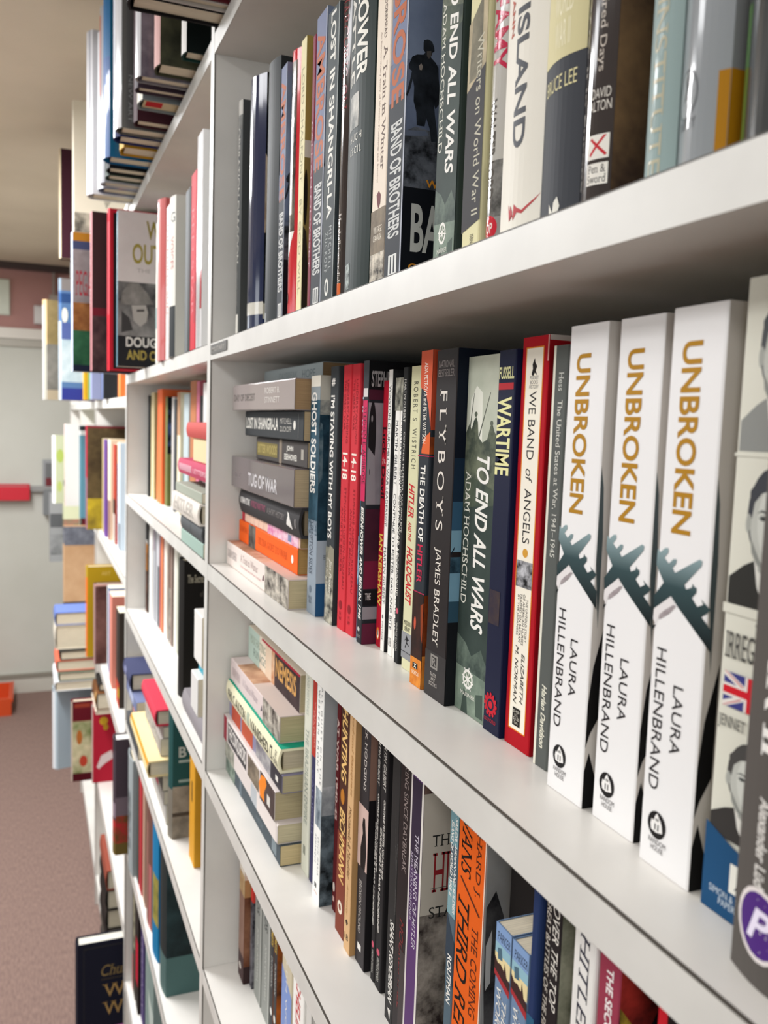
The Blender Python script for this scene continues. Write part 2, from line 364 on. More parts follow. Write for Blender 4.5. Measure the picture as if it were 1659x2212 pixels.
for x, lab in [(-.5512, 'left twin of the white paperbacks with a grey photo at the head'), (-.5420, 'right twin of the white paperbacks with a grey photo at the head')]:
    row2(lab, x, .0492, .0088, .191, '#efece5', [
        R(0,1,0,.115,'n:#3f403a:#b9b7a6:90'), A('MARTIN GILBERT',.25,.75,.15,.38,'#33333a'), T('CONTINUE TO PESTER, NAG AND BITE',.25,.75,.41,.905,'#2a2a30'), R(.25,.75,.935,.965,'n:#efece5:#2a2a2a:420','publisher_mark')])
row2('narrow black paperback with small white capitals after the white twins', -.5325, .0462, .0082, .197, '#232424', [
    A('MARTIN GILBERT',.35,.75,.04,.18,'#d7d4cc'), T('CONTINUE TO PESTER, NAG AND BITE',.52,.82,.213,.55,'#d7d4cc'), T("CHURCHILL'S WAR LEADERSHIP",.2,.46,.34,.77,'#d7d4cc'), E(.5,.82,.24,.01,'#c4566a'), T('VINTAGE CANADA',.35,.68,.86,.96,'#c9c6bd',part='small_lettering')])
row2('cream paperback with red italic capitals and a grey runner block', -.5190, .0461, .0165, .197, '#d5d2ab', [
    A('ROBERT S. WISTRICH',.32,.72,.05,.33,'#4b4a40','w'), T('HITLER',.2,.72,.38,.49,'#c3222b','bi'), T('AND THE',.25,.55,.505,.57,'#c3222b','bi'), T('HOLOCAUST',.2,.75,.587,.78,'#c3222b','bi'),
    H('MODERN\nLIBRARY',.18,.82,.835,.87,'#3a382f'), R(0,1,.875,.94,'#8f9093'), P([(.35,.925),(.5,.905),(.42,.9),(.3,.905),(.45,.89),(.5,.882),(.56,.89),(.75,.897),(.6,.9),(.56,.907),(.75,.915),(.7,.918),(.52,.912),(.4,.93)],'#1e1e22','publisher_mark'), R(0,1,.94,.943,'#3f3f44'), R(0,1,.943,.965,'#8a8b8e')])
row2('dark paperback with an orange glow at head and foot', -.4850, .0378, .0162, .204, '#2a2f35', [
    R(0,1,0,.09,'#cf5a3b'), P([(0,.09),(1,.09),(1,.225),(.8,.17),(.5,.12),(0,.105)],'#cf5a3b'), P([(.3,.29),(.45,.255),(1,.235),(1,.3),(.3,.3)],'#d9612a'), A('ADA PETROVA and PETER WATSON',.32,.62,.035,.27,'#efe8dc'),
    R(0,1,.305,.308,'#b3284f'), T('THE DEATH OF',.28,.72,.333,.56,WH,'b'), T('HITLER',.28,.72,.57,.685,'#c42a4c','b'), R(0,1,.712,.715,'#b3284f'), R(0,1,.715,1,'n:#221714:#3d2018:60'), P([(.75,.75),(1,.74),(1,.86),(.85,.84)],'#8a3a17'),
    R(0,1,.915,1,'n:#c26a23:#e08f38:140'), R(.22,.68,.93,.948,'#191614','publisher_mark'), H('X',.33,.57,.932,.946,'#eee7da','b'), H('NORTON',.18,.78,.955,.967,'#efe4cf'), E(.3,.81,.1,.02,'#c4553d','spine_picture'),
    F(R(0,1,0,.23,'#b8482c')), F(R(0,1,.25,.3,'n:#2a1a16:#b4511f:25')), F(R(0,1,.305,.308,'#b3284f')), F(R(0,1,.716,.9,'n:#1d1311:#8c3d14:22')), F(R(0,1,.9,1,'n:#b25c1d:#e0923d:60'))], fs=0.055)
row2('thick black paperback with wide spaced white capitals and a steel blue cover', -.4638, .0378, .0278, .203, '#231d1d', [
    R(0,1,.865,1,'n:#2b2726:#333030:40'), H('NATIONAL\nBESTSELLER',.12,.85,.03,.075,'#7d7471'), T('FLYBOYS',.25,.58,.11,.51,'#ded6cc','ws'), A('JAMES BRADLEY',.25,.58,.56,.845,'#ded6cc','s'), 
    R(.28,.62,.872,.913,'#8c8781','publisher_mark'), R(.33,.57,.878,.907,'#2b2726','publisher_mark'), H('R',.36,.54,.881,.904,'#8c8781','b'), H('BACK\nBAY\nBOOKS',.25,.62,.925,.965,'#b9b2aa'),
    F(R(0,1,0,.3,'#0d1420')), F(R(0,1,.3,.42,'#16283a')), F(R(0,1,.42,.5,'#31526a')), F(R(0,1,.5,.56,'#7397a9')), F(P([(0,.565),(.35,.545),(.35,.552),(0,.572)],'#15202a')), F(R(0,1,.575,.62,'n:#1a2c38:#46687a:60')), F(R(0,1,.62,.7,'#6d92a5')), F(R(0,1,.7,.76,'#2e4a5a')), F(R(0,1,.76,1,'#16181b'))], gloss=.26, fs=0.05)
def endwars(label, x, y, z, t, h, group):
    book(label, x, y, z, t, h, '#343f3b', [
        R(0,1,0,.34,'n:#aab09e:#c6c8b8:14'), P([(.1,.26),(.12,.12),(.3,.08),(.5,.1),(.55,.28),(.4,.3)],'#dfdfd2'), P([(0,.21),(.1,.185),(.18,.2),(.25,.175),(.32,.165),(.38,.18),(.42,.22),(.55,.235),(.7,.225),(.78,.19),(.85,.185),(.92,.205),(1,.215),(1,.4),(0,.4)],'n:#3d453d:#6d735f:90'),
        E(.31,.158,.05,.007,'#5e6457','spine_picture'), E(.82,.182,.05,.007,'#5e6457','spine_picture'), P([(.1,.21),(.22,.1),(.235,.1),(.13,.21)],'#4a5046'), P([(.42,.22),(.74,.1),(.755,.1),(.45,.22)],'#4a5046'), R(0,1,.39,.86,'n:#303b37:#3b4742:30'), P([(0,.32),(1,.36),(1,.4),(0,.42)],'n:#36403a:#56604f:70'),
        R(0,1,.86,1,'n:#5f6e63:#8b9a89:35'), P([(.0,.78),(.3,.8),(.5,.83),(.8,.8),(1,.84),(1,.88),(0,.87)],'n:#3b4742:#6c7a6e:60'), P([(.22,1),(.3,.93),(.4,.95),(.45,1)],'#3d4a43'), P([(.72,.99),(.7,.93),(.92,.92),(.95,.99)],'#46544b'),
        T('TO END ALL WARS',.42,.82,.27,.757,WH,'bi'), A('ADAM HOCHSCHILD',.06,.24,.315,.69,'#dedccf','s'),
        E(.42,.9,.17,.028,WH), E(.42,.9,.125,.0205,'#74836f'), E(.42,.9,.05,.008,WH)] + [P([(.42+.2*math.cos(a)-.012*math.sin(a),.9+(.2*math.sin(a)+.012*math.cos(a))*t/h),(.42+.2*math.cos(a)+.012*math.sin(a),.9+(.2*math.sin(a)-.012*math.cos(a))*t/h),(.42+.012*math.sin(a),.9-.012*math.cos(a)*t/h),(.42-.012*math.sin(a),.9+.012*math.cos(a)*t/h)],WH,'publisher_mark') for a in [k*math.pi/4+.2 for k in range(8)]] + [H('MARINER',.2,.68,.938,.95,'#e4e3d8')], group=group)
endwars('grey green paperback with mounted soldiers photo on the middle shelf', -.4352, .0442, zC+.0002, .0350, .198, G2)
row2('navy blue paperback with tall narrow cream capitals and a red gear', -.3988, .0423, .0180, .199, '#181c36', [
    H('FUSSELL',.08,.9,.042,.073,'#d9d6a0','b','author_lettering'), R(.08,.9,.083,.1,'#b02a32'), T('WARTIME',.06,.84,.118,.318,'#e3dfa3','b'), R(.1,.7,.62,.71,'n:#1d203a:#4a3a33:40','spine_picture'),
    E(.45,.925,.3,.024,'#c01f2f'), E(.45,.925,.2,.016,'#181c36'), E(.45,.925,.12,.01,'#c01f2f')] + [E(.45+.32*math.cos(k*math.pi/6),.925+.0275*math.sin(k*math.pi/6),.06,.006,'#c01f2f',n=8) for k in range(12)] + [H('OXFORD',.12,.8,.962,.972,'#b3222f'), F(R(0,1,0,1,'#151a38'))], gloss=.3)
row2('worn red paperback with an orange edged cream panel down its spine', -.3790, .0441, .0246, .204, '#ad1320', [
    R(.17,.82,.024,.958,'#e0862a'), R(.2,.79,.027,.955,'#efe8d8'), P([(.4,.088),(.44,.075),(.42,.065),(.5,.05),(.52,.06),(.6,.07),(.55,.08),(.62,.092),(.52,.085),(.46,.093)],'#26211f','publisher_mark'), H('POCKET\nBOOKS\nHISTORY',.34,.68,.092,.122,'#26211f'),
    T('WE BAND',.36,.62,.128,.29,'#2d2a2a'), T('of',.36,.62,.312,.345,'#2d2a2a','i'), T('ANGELS',.36,.62,.36,.492,'#2d2a2a'), E(.5,.515,.1,.011,'#d29a3a'), R(.2,.8,.535,.6,'n:#1a1a1c:#c2c2c6:160','spine_picture'),
    T('THE UNTOLD STORY',.62,.7,.625,.73,'#3a3636',part='small_lettering'), T('OF AMERICAN NURSES',.51,.59,.615,.74,'#3a3636',part='small_lettering'), T('TRAPPED ON BATAAN',.4,.48,.615,.735,'#3a3636',part='small_lettering'), T('BY THE JAPANESE',.29,.37,.62,.72,'#3a3636',part='small_lettering'),
    A('ELIZABETH',.56,.68,.76,.885,'#2d2a2a','i'), A('M. NORMAN',.32,.44,.745,.89,'#2d2a2a','i'), R(.33,.62,.9,.945,'#26221f'), H('$14.00\nU.S.\n$21.00\nCan.',.36,.59,.905,.94,'#cfc8ba'),
    R(.965,1,.0,.06,'#d9a9a4'), F(R(0,1,0,1,'#a3121e')), F(R(.0,1,.0,.012,'#c9bdb4')), F(R(.3,1,.035,.05,'#d98a2b'))], gloss=.5)
row2('slim grey paperback with a cream edge beside the white bomber books', -.3475, .0424, .0118, .198, '#595c59', [
    R(0,.16,0,1,'#e3dfcf'), A('Hess',.42,.75,.061,.104,'#cfcfc7','s'), T('The United States at War, 1941–1945',.38,.75,.125,.49,'#d6d5cb','s'), T('Harlan Davidson',.38,.72,.797,.952,'#e2dfcd','bi',part='small_lettering')])
def plane_uv(pts):
    out = []
    for x, y in pts:
        u = (x-200+.068*(y-150))/425; Y = 1100+y/5.53
        out.append((u, (Y-709+4*u)/(990+38*u)))
    return out
PL1 = plane_uv([(200,150),(222,185),(262,140),(288,137),(290,180),(255,235),(290,290),(330,240),(356,242),(350,285),(320,330),(340,375),(535,222),(556,240),(548,285),(415,480),(425,525),(470,500),(478,460),(490,492),(508,500),(505,545),(470,600),(510,680),(555,650),(540,600),(575,650),(608,690),(590,722),(540,772),(606,880),(600,1098),(360,710),(303,605),(160,748),(160,620),(245,480),(186,312)])
SMOKE = plane_uv([(345,700),(322,690),(250,752),(205,800),(196,850),(215,845),(290,780)])
SMOKE2 = plane_uv([(160,750),(303,612),(335,680),(205,800),(190,850),(170,905),(150,850)])
TAIL = plane_uv([(148,915),(176,908),(142,968)])
def bomber(label, x, y, t, h):
    return row2(label, x, y, t, h, '#edebea', [
        P(SMOKE2,'#e4dfde','exhaust_picture'), P(SMOKE,'n:#b5abac:#8c8284:200','exhaust_picture'), P(TAIL,'#1c2124','tail_picture'), P(PL1, 'g:#90a6a9:#34494c:#0b0f10'),
        T('UNBROKEN',.23,.60,.059,.39,'#b07f1c','b'), A('HILLENBRAND',.12,.31,.598,.858,'#2a2628'), A('LAURA',.48,.67,.655,.778,'#2a2628'), E(.34,.92,.18,.025,'#1c191a'), P([(.22,.922),(.24,.912),(.28,.914),(.3,.905),(.34,.898),(.38,.905),(.41,.909),(.44,.916),(.46,.93),(.34,.934),(.24,.932)],'#eeebe8','publisher_mark'), R(.3,.325,.918,.93,'#1c191a','publisher_mark'), R(.36,.385,.918,.93,'#1c191a','publisher_mark'), E(.33,.91,.012,.003,'#1c191a'), E(.365,.91,.012,.003,'#1c191a'), H('RANDOM\nHOUSE',.2,.54,.946,.968,'#5c5757'),
        F(R(0,1,0,1,'#c6bfb7')), F(P([(0,.285),(.25,.33),(.4,.43),(.4,.62),(.05,.50),(0,.48)],'g:#5c6668:#26302f')), F(P([(0,.78),(.25,.70),(1,.6),(1,.8),(.3,.84),(0,.87)],'#131212')), F(P([(0,.92),(.3,.88),(1,.95),(1,1),(0,1)],'#131212'))], gloss=.24, fs=.05)
bomber('leftmost of three white bomber paperbacks with gold capitals', -.3242, .0349, .0274, .204)
bomber('middle one of three white bomber paperbacks with gold capitals', -.2915, .0362, .0272, .204)
bomber('rightmost of three white bomber paperbacks with gold capitals', -.2553, .0318, .0272, .204)
def portrait(v0, v1, suit, tie, k, look):
    """a grey head-and-shoulders photograph between v0 and v1"""
    m = lambda pts: [(.05+.95*a, v0+(v1-v0)*b) for a, b in pts]
    el = lambda cx, cy, rx, ry, c: P(m([(cx+rx*math.cos(2*math.pi*i/22), cy+ry*math.sin(2*math.pi*i/22)) for i in range(22)]), c)
    s = .06*look
    return [P(m([(0,.80),(.22,.70),(.42,.64),(.75,.66),(1,.74),(1,1),(0,1)]), suit), P(m([(.36,.62),(.78,.62),(.76,.8),(.6,1),(.44,.84)]), '#dcdad2'), P(m([(.54,.74),(.66,.74),(.7,1),(.52,1)]), tie), P(m([(.40,.5),(.76,.5),(.74,.72),(.58,.78),(.44,.72)]), '#a2a39c'),
        el(.57,.32,.35,.34,k), el(.58,.37,.31,.33,'#bfc0b8'), el(.63,.36,.25,.29,'#cfd0c8'), P(m([(.25,.30),(.24,.16),(.4,.03),(.62,-.02),(.9,.08),(.93,.22),(.8,.16),(.6,.13),(.42,.17),(.32,.24),(.29,.36)]), k), el(.245,.39,.04,.07,'#a8a9a2'),
        P(m([(.36,.315),(.44,.285),(.53,.3),(.53,.315),(.44,.302)]), '#4b4d4b'), P(m([(.66,.3),(.76,.285),(.84,.312),(.76,.302)]), '#4b4d4b'), el(.46,.345,.055,.018,'#70726f'), el(.76,.345,.055,.018,'#70726f'), el(.465,.347,.025,.014,'#2e302f'), el(.765,.347,.025,.014,'#2e302f'),
        P(m([(.60+s,.33),(.57+s,.46),(.6+s,.475),(.67+s,.47),(.64+s,.45)]), '#a3a49d'), P(m([(.5,.545),(.6,.53),(.72,.545),(.62,.566)]), '#787a76'), P(m([(.5,.6),(.62,.612),(.72,.6),(.62,.632)]), '#b0b1aa'), P(m([(.3,.5),(.36,.56),(.44,.64),(.56,.69),(.7,.66),(.58,.72),(.42,.68),(.33,.6)]), '#8e908a')]
row2('cream paperback with three grey portraits stacked and a blue foot', -.2215, .0325, .0285, .210, '#dbd9cb',
    portrait(.03,.262,'#8d8e8a','#4a4450','#55585a',-1) + [R(.0,1,.265,.27,'#dbd9cb')] + portrait(.288,.50,'#33322f','#2c2a29','#43454a',1) + [
    R(0,1,.5,.515,'#dbd9cb'), H('THE',.5,.66,.523,.538,'#4f4e49','s'), H('IRREGULARS',.08,1.0,.543,.585,'#4c4b47','s','title_lettering'),
    R(.1,.95,.607,.662,'#3f4183','emblem'), P([(.1,.607),(.16,.607),(.95,.655),(.95,.662),(.9,.662),(.1,.613)],'#e6dfd8','emblem'), P([(.95,.607),(.89,.607),(.1,.655),(.1,.662),(.16,.662),(.95,.613)],'#e6dfd8','emblem'), P([(.1,.607),(.12,.607),(.95,.658),(.95,.662),(.93,.662)],'#c9505a','emblem'), P([(.1,.662),(.12,.662),(.95,.61),(.95,.607),(.93,.607)],'#c9505a','emblem'), R(.42,.66,.607,.662,'#e6dfd8','emblem'), R(.1,.95,.625,.645,'#e6dfd8','emblem'), R(.46,.62,.607,.662,'#cf1f2c','emblem'), R(.1,.95,.629,.641,'#cf1f2c','emblem'),
    H('JENNET',.06,.47,.677,.70,'#4f4e49','s','author_lettering'), H('CONANT',.53,.95,.677,.70,'#4f4e49','s','author_lettering')] + portrait(.71,.872,'#3a3735','#2c2b2c','#4b4947',-1) + [
    P([(0,.857),(.4,.878),(1,.9),(1,1),(0,1)],'#1f4c74'), R(.42,.85,.905,.952,'#e9e7dd','publisher_mark'), P([(.5,.945),(.6,.92),(.55,.912),(.7,.91),(.78,.925),(.66,.93),(.75,.947),(.64,.935)],'#23303d','publisher_mark'), H('SIMON & SCHUSTER\nPAPERBACKS',.12,.98,.957,.982,'#c9d3da')])
book('grey hardcover with a purple oval badge, nearest at the right edge', -.1925, .0172, zC+.0002, .034, .2205, '#57524e', [
    T('WORLD WAR II',.23,.55,.12,.69,'#e6e3de','bs'), A('Alexander Lüdeke',.27,.41,.745,.895,'#d9d5cf','b'), E(.38,.915,.30,.050,'#ded6d3'), E(.38,.915,.26,.0435,'#4d2a78'), H('P',.23,.54,.893,.938,'#e4dced','bi')], hard=True, group=G2, d=.15)

# stack lying at the left end of the middle shelf (top first)
GS = 'books lying in the left stack of the middle shelf'
def lay(label, xr, y, z, L, th, col, pr, base=zC, g=GS, **k):
    return book(label, xr, y, base+z, th, L, col, pr, flat=True, group=g, **k)
def S(s, v0, v1, u0, u1, c, st='', part='title_lettering'): return T(s, u0, u1, v0, v1, c, st, part)
lay('pale blue grey paperback topmost of the stack, pushed back', -.735, .056, .1960, .205, .0165, '#a9b3b4', [S('DAYBREAK',.3,.62,.3,.7,'#8f9a9c'), S('HOPE',.7,.9,.25,.7,'#7f8b8e')], pg='#a2835c')
lay('mauve grey paperback reading across, second from the top of the stack', -.703, .022, .1690, .238, .0265, '#9c8f8c', [S('DAY OF DECEIT',.03,.42,.35,.62,'#5d5350','b'), S('ROBERT B.',.58,.80,.58,.78,'#e9e2dc','', 'author_lettering'), S('STINNETT',.58,.80,.26,.46,'#e9e2dc','','author_lettering')], pg='#a98a63', gloss=.16, coat=.5)
lay('black paperback with tall white capitals lying third from the top', -.702, .030, .1430, .212, .0255, '#35383a', [S('LOST IN SHANGRI-LA',.02,.62,.3,.75,'#dcd9d0','b'), S('MITCHELL',.65,.83,.55,.75,'#b9b6ae','','author_lettering'), S('ZUCKOFF',.65,.83,.28,.46,'#b9b6ae','','author_lettering'), E(.52,.875,.16,.018,'#e2dfd6'), R(.1,.9,.93,.935,'#6b6d6c')], pg='#c4ac85')
lay('small dark paperback with a gold lettered block in the stack', -.702, .034, .1203, .178, .0222, '#4a4543', [R(.2,.78,.02,.46,'#7c6f3d'), S('BITTER WOODS',.04,.45,.3,.7,'#a8985a','b'), R(0,1,.5,.55,'#8b7d6d'), S('JOHN',.64,.76,.52,.78,'#e3dfd6','b','author_lettering'), S('EISENHOWER',.6,.83,.2,.45,'#e3dfd6','b','author_lettering'), R(.3,.7,.9,.94,'#aaa49a','publisher_mark')], pg='#cbb48d')
lay('thick brown grey hardback sized paperback with silver title lying mid stack', -.704, .0235, .0870, .244, .0330, '#6b6062', [S('TUG OF WAR',.32,.78,.2,.6,'#d6d2d6','bs'), S('BROZ',.06,.18,.35,.5,'#8b8082','','author_lettering')], pg='#c2ad8a', gloss=.14, coat=.6)
lay('charcoal hardcover with pink and grey lettering lying under the thick one', -.705, .0315, .0605, .228, .0262, '#3c3a3b', [S('NORMAN STONE',.03,.22,.4,.66,'#d8d4d0','b','author_lettering'), S('WORLD WAR TWO',.24,.5,.4,.66,'#8f4c62','b'), S('A SHORT HISTORY',.53,.8,.4,.62,'#86807e'), P([(.3,.83),(.62,.85),(.75,.835),(.7,.86),(.55,.88),(.4,.9),(.2,.91),(.25,.88)],'#e6e2dc','publisher_mark'), R(.3,.6,.945,.96,'#8b8685')], hard=True, pg='#9c8a6e')
lay('thin pink and cream paperback lying in the lower stack', -.717, .034, .0500, .222, .0103, '#e0b9a8', [R(0,1,.0,.06,'#b3303d')] + [R(.1,.9,.08+.09*i,.155+.09*i,'#e6bfa9') for i in range(5)] + [R(0,1,.5,.98,'n:#d77aa6:#f2dfe4:70'), R(.2,.8,.83,.88,'#7d87a8')], pg='#b5955f')
lay('bright orange paperback with a black band lying near the stack foot', -.722, .0335, .0262, .229, .0235, '#f0641c', [R(0,1,.2,.33,'n:#3a3734:#7a746c:80'), S('CHURCHILL',.02,.18,.5,.75,'#d9531a','','author_lettering'), S('ULTRA GOES TO WAR',.38,.86,.35,.65,'#cf4f17','s'), E(.5,.93,.16,.016,'#f2efe8')], pg='#b89457')
lay('cream pink paperback lying lowest of the upper stack with crowd photo', -.7035, .0205, .0003, .249, .0255, '#e5d8d0', [S('CAROLINE MOOREHEAD',.02,.2,.35,.7,'#a9a09d','','author_lettering'), S('A Train in Winter',.27,.57,.5,.8,'#b9a49f','s'), S('An Extraordinary Story of Women, Friendship',.27,.62,.25,.38,'#d3a9a6','','small_lettering'), P([(.35,.64),(.55,.65),(.6,.665),(.4,.67)],'#6b4a4f'), R(0,1,.68,1,'n:#2f2a26:#cfc6b8:70','spine_picture'), F(R(0,1,0,.62,'n:#a8775a:#e0c3ac:25')), F(R(0,1,.62,1,'#d3b8ab'))], pg='#cbbb93')

# ------------------------------------------------------------------ nearest bookcase, top row in view (feet hidden behind the shelf edge)
G1 = 'books standing on the upper shelf'
def row1(label, x, t, h, col, pr, y=.022, **k): return book(label, x, y, zB+.0002, t, h, col, pr, group=G1, **k)
row1('thin black and grey hardcover against the upright panel', -.931, .0165, .243, '#4a4c4b', [R(0,1,0,.06,'#b9b6ae'), R(0,1,.06,.12,'n:#6b6b66:#2b2b2b:60'), T('OPERATION DRAGOON',.3,.72,216,80,'#c9c6bd','s'), T('WILLIAM BREUER',.35,.62,72,36,'#8b8984',part='author_lettering'), R(.2,.8,28,2,'#d2cfc6')], hard=True)
row1('navy hardcover in a shiny clear sleeve, upper shelf left', -.8985, .0500, .248, '#202948', [R(0,.16,.0,.9,'#20283f'), R(0,1,34,22,'#d0ccc0'), R(.0,.15,60,20,'#c9c3b0'), F(R(0,1,0,1,'#0f0f12')), F(P([(.0,.3),(.2,.32),(.25,.5),(.1,.6),(0,.6)],'n:#8b6444:#e0cdb4:14')), F(R(0,1,.87,.93,'#cfcab8')), F(R(0,1,.93,1,'#1d2a55'))], hard=True, gloss=.12, coat=1.0, d=.165, fs=0.07, y=.030)
row1('plain slate grey cloth hardcover after the navy one', -.8080, .0400, .233, '#303435', [T('CHURCHILL',.12,.25,.06,.6,'#8f9291'), R(.1,.5,16,6,'#8a8d8c','publisher_mark'), F(R(0,1,0,1,'#2b2d2d'))], hard=True, gloss=.3, d=.16)
SOLDIER = [((x-270)/280, 1-(110-(y/3.687-222)/3.74)/222.5) for x, y in [(395,412),(400,390),(430,379),(465,390),(484,428),(488,460),(470,474),(468,492),(455,508),(500,545),(525,580),(530,660),(545,760),(542,860),(512,902),(500,870),(512,960),(530,1060),(540,1150),(488,1162),(470,1060),(440,985),(428,1050),(362,1052),(355,950),(330,870),(330,760),(318,700),(300,780),(276,842),(267,830),(298,700),(308,642),(286,632),(280,600),(308,532),(345,510),(398,502),(412,482),(396,462)]]
def brothers(label, x, t, h, k=1):
    book(label, x, .022, zB+.0002, t, h, '#737b96', [
        R(0,1,.5,1,'#2e3238'), R(0,1,.4,.5,'n:#737b95:#5b6072:25'),
        T('AMBROSE',.12,.86,(213 if h > .221 else 208),108,'#b4623c','b','author_lettering'),
        T('BAND OF BROTHERS',.16,.84,98,31,'#c9c9c6','b'), R(.25,.75,21,9,'#d8d8d4','publisher_mark'), R(.36,.44,20,10,'#2e3238','publisher_mark'), R(.56,.64,20,10,'#2e3238','publisher_mark'),
        R(.93,1,.0,1,'#a9adb8'),
        F(R(0,1,0,.42,'n:#6b778f:#8591a6:10')), F(R(0,1,.42,.60,'n:#4b5469:#6f7a92:20')), F(P([(0,.6),(.3,.585),(.7,.59),(1,.6),(1.4,.62),(1.4,.78),(0,.76)],'n:#16181c:#63676f:90')), F(R(0,1,.74,1,'#101319')), F(P([(0,.598),(.62,.592),(.7,.602),(.5,.606),(0,.612)],'#5d6577')),
        F(P(SOLDIER,'n:#14171c:#2a2f36:70')), F(P([(.55,.392),(.68,.389),(.69,.402),(.62,.41),(.56,.404)],'#4f4a47')), F(P([(.33,.432),(.40,.425),(.45,.432),(.42,.442),(.36,.442)],'#8a8078')),
        F(H('WINNER OF',.66,2.6,.715,.735,'#d08a2a','b')), F(H('BAND',.26,2.3,.78,.905,'#b9bab4','b')), F(H('OF BROTHERS',.22,2.6,.935,.955,'#d08a2a','b'))], group=G1, fs=.16)
brothers('narrow blue grey paperback with rust capitals next to slate cloth book', -.7665, .0195, .220)
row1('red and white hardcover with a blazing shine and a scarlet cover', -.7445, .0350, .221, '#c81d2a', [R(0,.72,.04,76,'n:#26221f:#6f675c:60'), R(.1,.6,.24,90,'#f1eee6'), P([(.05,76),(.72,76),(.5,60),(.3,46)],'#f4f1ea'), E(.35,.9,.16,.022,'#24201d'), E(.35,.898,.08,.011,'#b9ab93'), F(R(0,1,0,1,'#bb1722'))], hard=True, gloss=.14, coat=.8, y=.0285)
row1('khaki and yellow paperback with a silhouetted head on its cover', -.7065, .0158, .220, '#ddd3a6', [T('LORD CHALFONT',.3,.7,.1,.5,'#9d9571',part='author_lettering'), T('BY GOD WILL',.3,.7,.56,.9,'#a79f78'), F(R(0,1,0,.36,'#a58f4c')), F(R(0,1,.36,.42,'#d9d4c4')), F(R(0,1,.42,1,'#8b7a45')), F(E(.35,.56,.34,.1,'#1f1b15')), F(P([(0,.66),(.6,.68),(1,.8),(1,1),(0,1)],'#2e2820'))], fs=0.036)
row1('thin maroon paperback in front of the second rust lettered spine', -.6745, .0078, .212, '#7c2138', [T('BALKAN ODYSSEY',.3,.7,.3,.82,'#c9a3a8')])
brothers('middle blue grey paperback with rust capitals beside the thin maroon one', -.6653, .0262, .221)
row1('grey paperback with white bold capitals to its right and a small oval', -.6378, .0270, .213, '#3d4547', [R(0,1,.5,1,'#363d3f'), T('LOST IN SHANGRI-LA',.3,.72,211,67,'#e1e0d8','b'), A('MITCHELL',.55,.78,61,30,'#a9adab','w'), A('ZUCKOFF',.22,.45,58,29,'#a9adab','w'), E(.45,18/-1000/.213+1,.16,.03,'#dcdbd3'), E(.45,18/-1000/.213+1,.08,.018,'#474e50'), R(.93,1,0,1,'#8f9593')])
row1('dark hardcover with red script under a broad white gleam', -.6100, .0232, .232, '#332b2a', [T('MARCHING ON',.3,.75,.08,.42,'#7c2a30','s'), A('Marshall Cavendish',.42,.62,.72,.93,'#cfc6bd','s'), R(.25,.68,17,7,'#d2622a','publisher_mark')], hard=True, gloss=.12, coat=1.0, y=.0262)
row1('wide dark green hardcover with big white capitals at the head', -.5850, .0465, .238, '#26312f', [T('THE FLOWER',.5,.82,238,141,'#ebe8de','b'), T('OF BATTLE',.2,.42,238,141,'#cfccc2','b'), R(.2,.62,134,112,'n:#5a5f5c:#cdc9c0:40','spine_picture'), H('HUGH',.3,.72,.545,.565,'#d9d6cc','w','author_lettering'), H('CECIL',.3,.72,.58,.6,'#d9d6cc','w','author_lettering'), R(.1,.42,26,9,'n:#26312f:#a9b3ae:260','publisher_mark')], hard=True, gloss=.3)
row1('cream paperback with a brown crowd photo at the foot, upper shelf', -.5365, .0238, .203, '#e6d8c6', [A('CAROLINE MOOREHEAD',.55,.72,.0,.24,'#57463f','s'), T('A Train in Winter',.55,.8,150,76,'#6d5a52','s'), T('An Extraordinary Story of Women, Friendship and Survival',.3,.4,160,70,'#9d8b80',part='small_lettering'), P([(.35,62),(.5,64),(.65,61),(.62,56),(.5,53),(.4,57)],'#6b2c33','publisher_mark'), R(0,1,53,1,'n:#5d5142:#8b7c66:40'), R(0,1,26,1,'n:#2e2820:#d9cfbd:110'), H('VINTAGE\nCANADA',.2,.8,.79,.835,'#e6dccb')], pg='#d9ccb0')
brothers('wide blue grey paperback with a soldier standing on its exposed cover', -.5115, .0258, .2225)
endwars('grey green paperback with mounted soldiers photo on the upper shelf', -.4387, .0215, zB+.0002, .0245, .203, G1)
row1('cream and black paperback with a slanted photo between its blocks', -.4070, .0188, .216, '#d9d2a6', [P([(0,116),(1,128),(1,70),(0,84)],'n:#8b7f66:#c9b999:25'), P([(.2,118),(.75,126),(.8,90),(.1,88)],'n:#5e5a4c:#8d8670:40'), P([(0,84),(1,93),(1,20),(0,16)],'#3b393b'), T('Writers on World War II',.52,.86,108,23,'#c2bda9'), A('ISBN 0-7710-',.5,.7,14,2,'#6b675a')])
row1('silver grey hardcover with pink red capitals and a red round badge', -.3872, .0196, .240, '#b9b6af', [R(0,1,44,18,'n:#2b2b2c:#8c8a86:70'), R(0,1,18,1,'#8d8b88'), T('DAY OF INFAMY',.35,.85,185,84,'#bb2147','b'), A('WALTER LORD',.28,.62,72,27,'#55524e','b'), E(.5,.945,.28,.024,'#c02436'), H('OP',.36,.64,.935,.955,'#e6cfc9','b'), F(R(0,1,0,.84,'#aeaba4')), F(R(0,1,.84,.93,'n:#1d1d1d:#8a8883:60'))], hard=True, gloss=.12, coat=1.0, y=.0255)
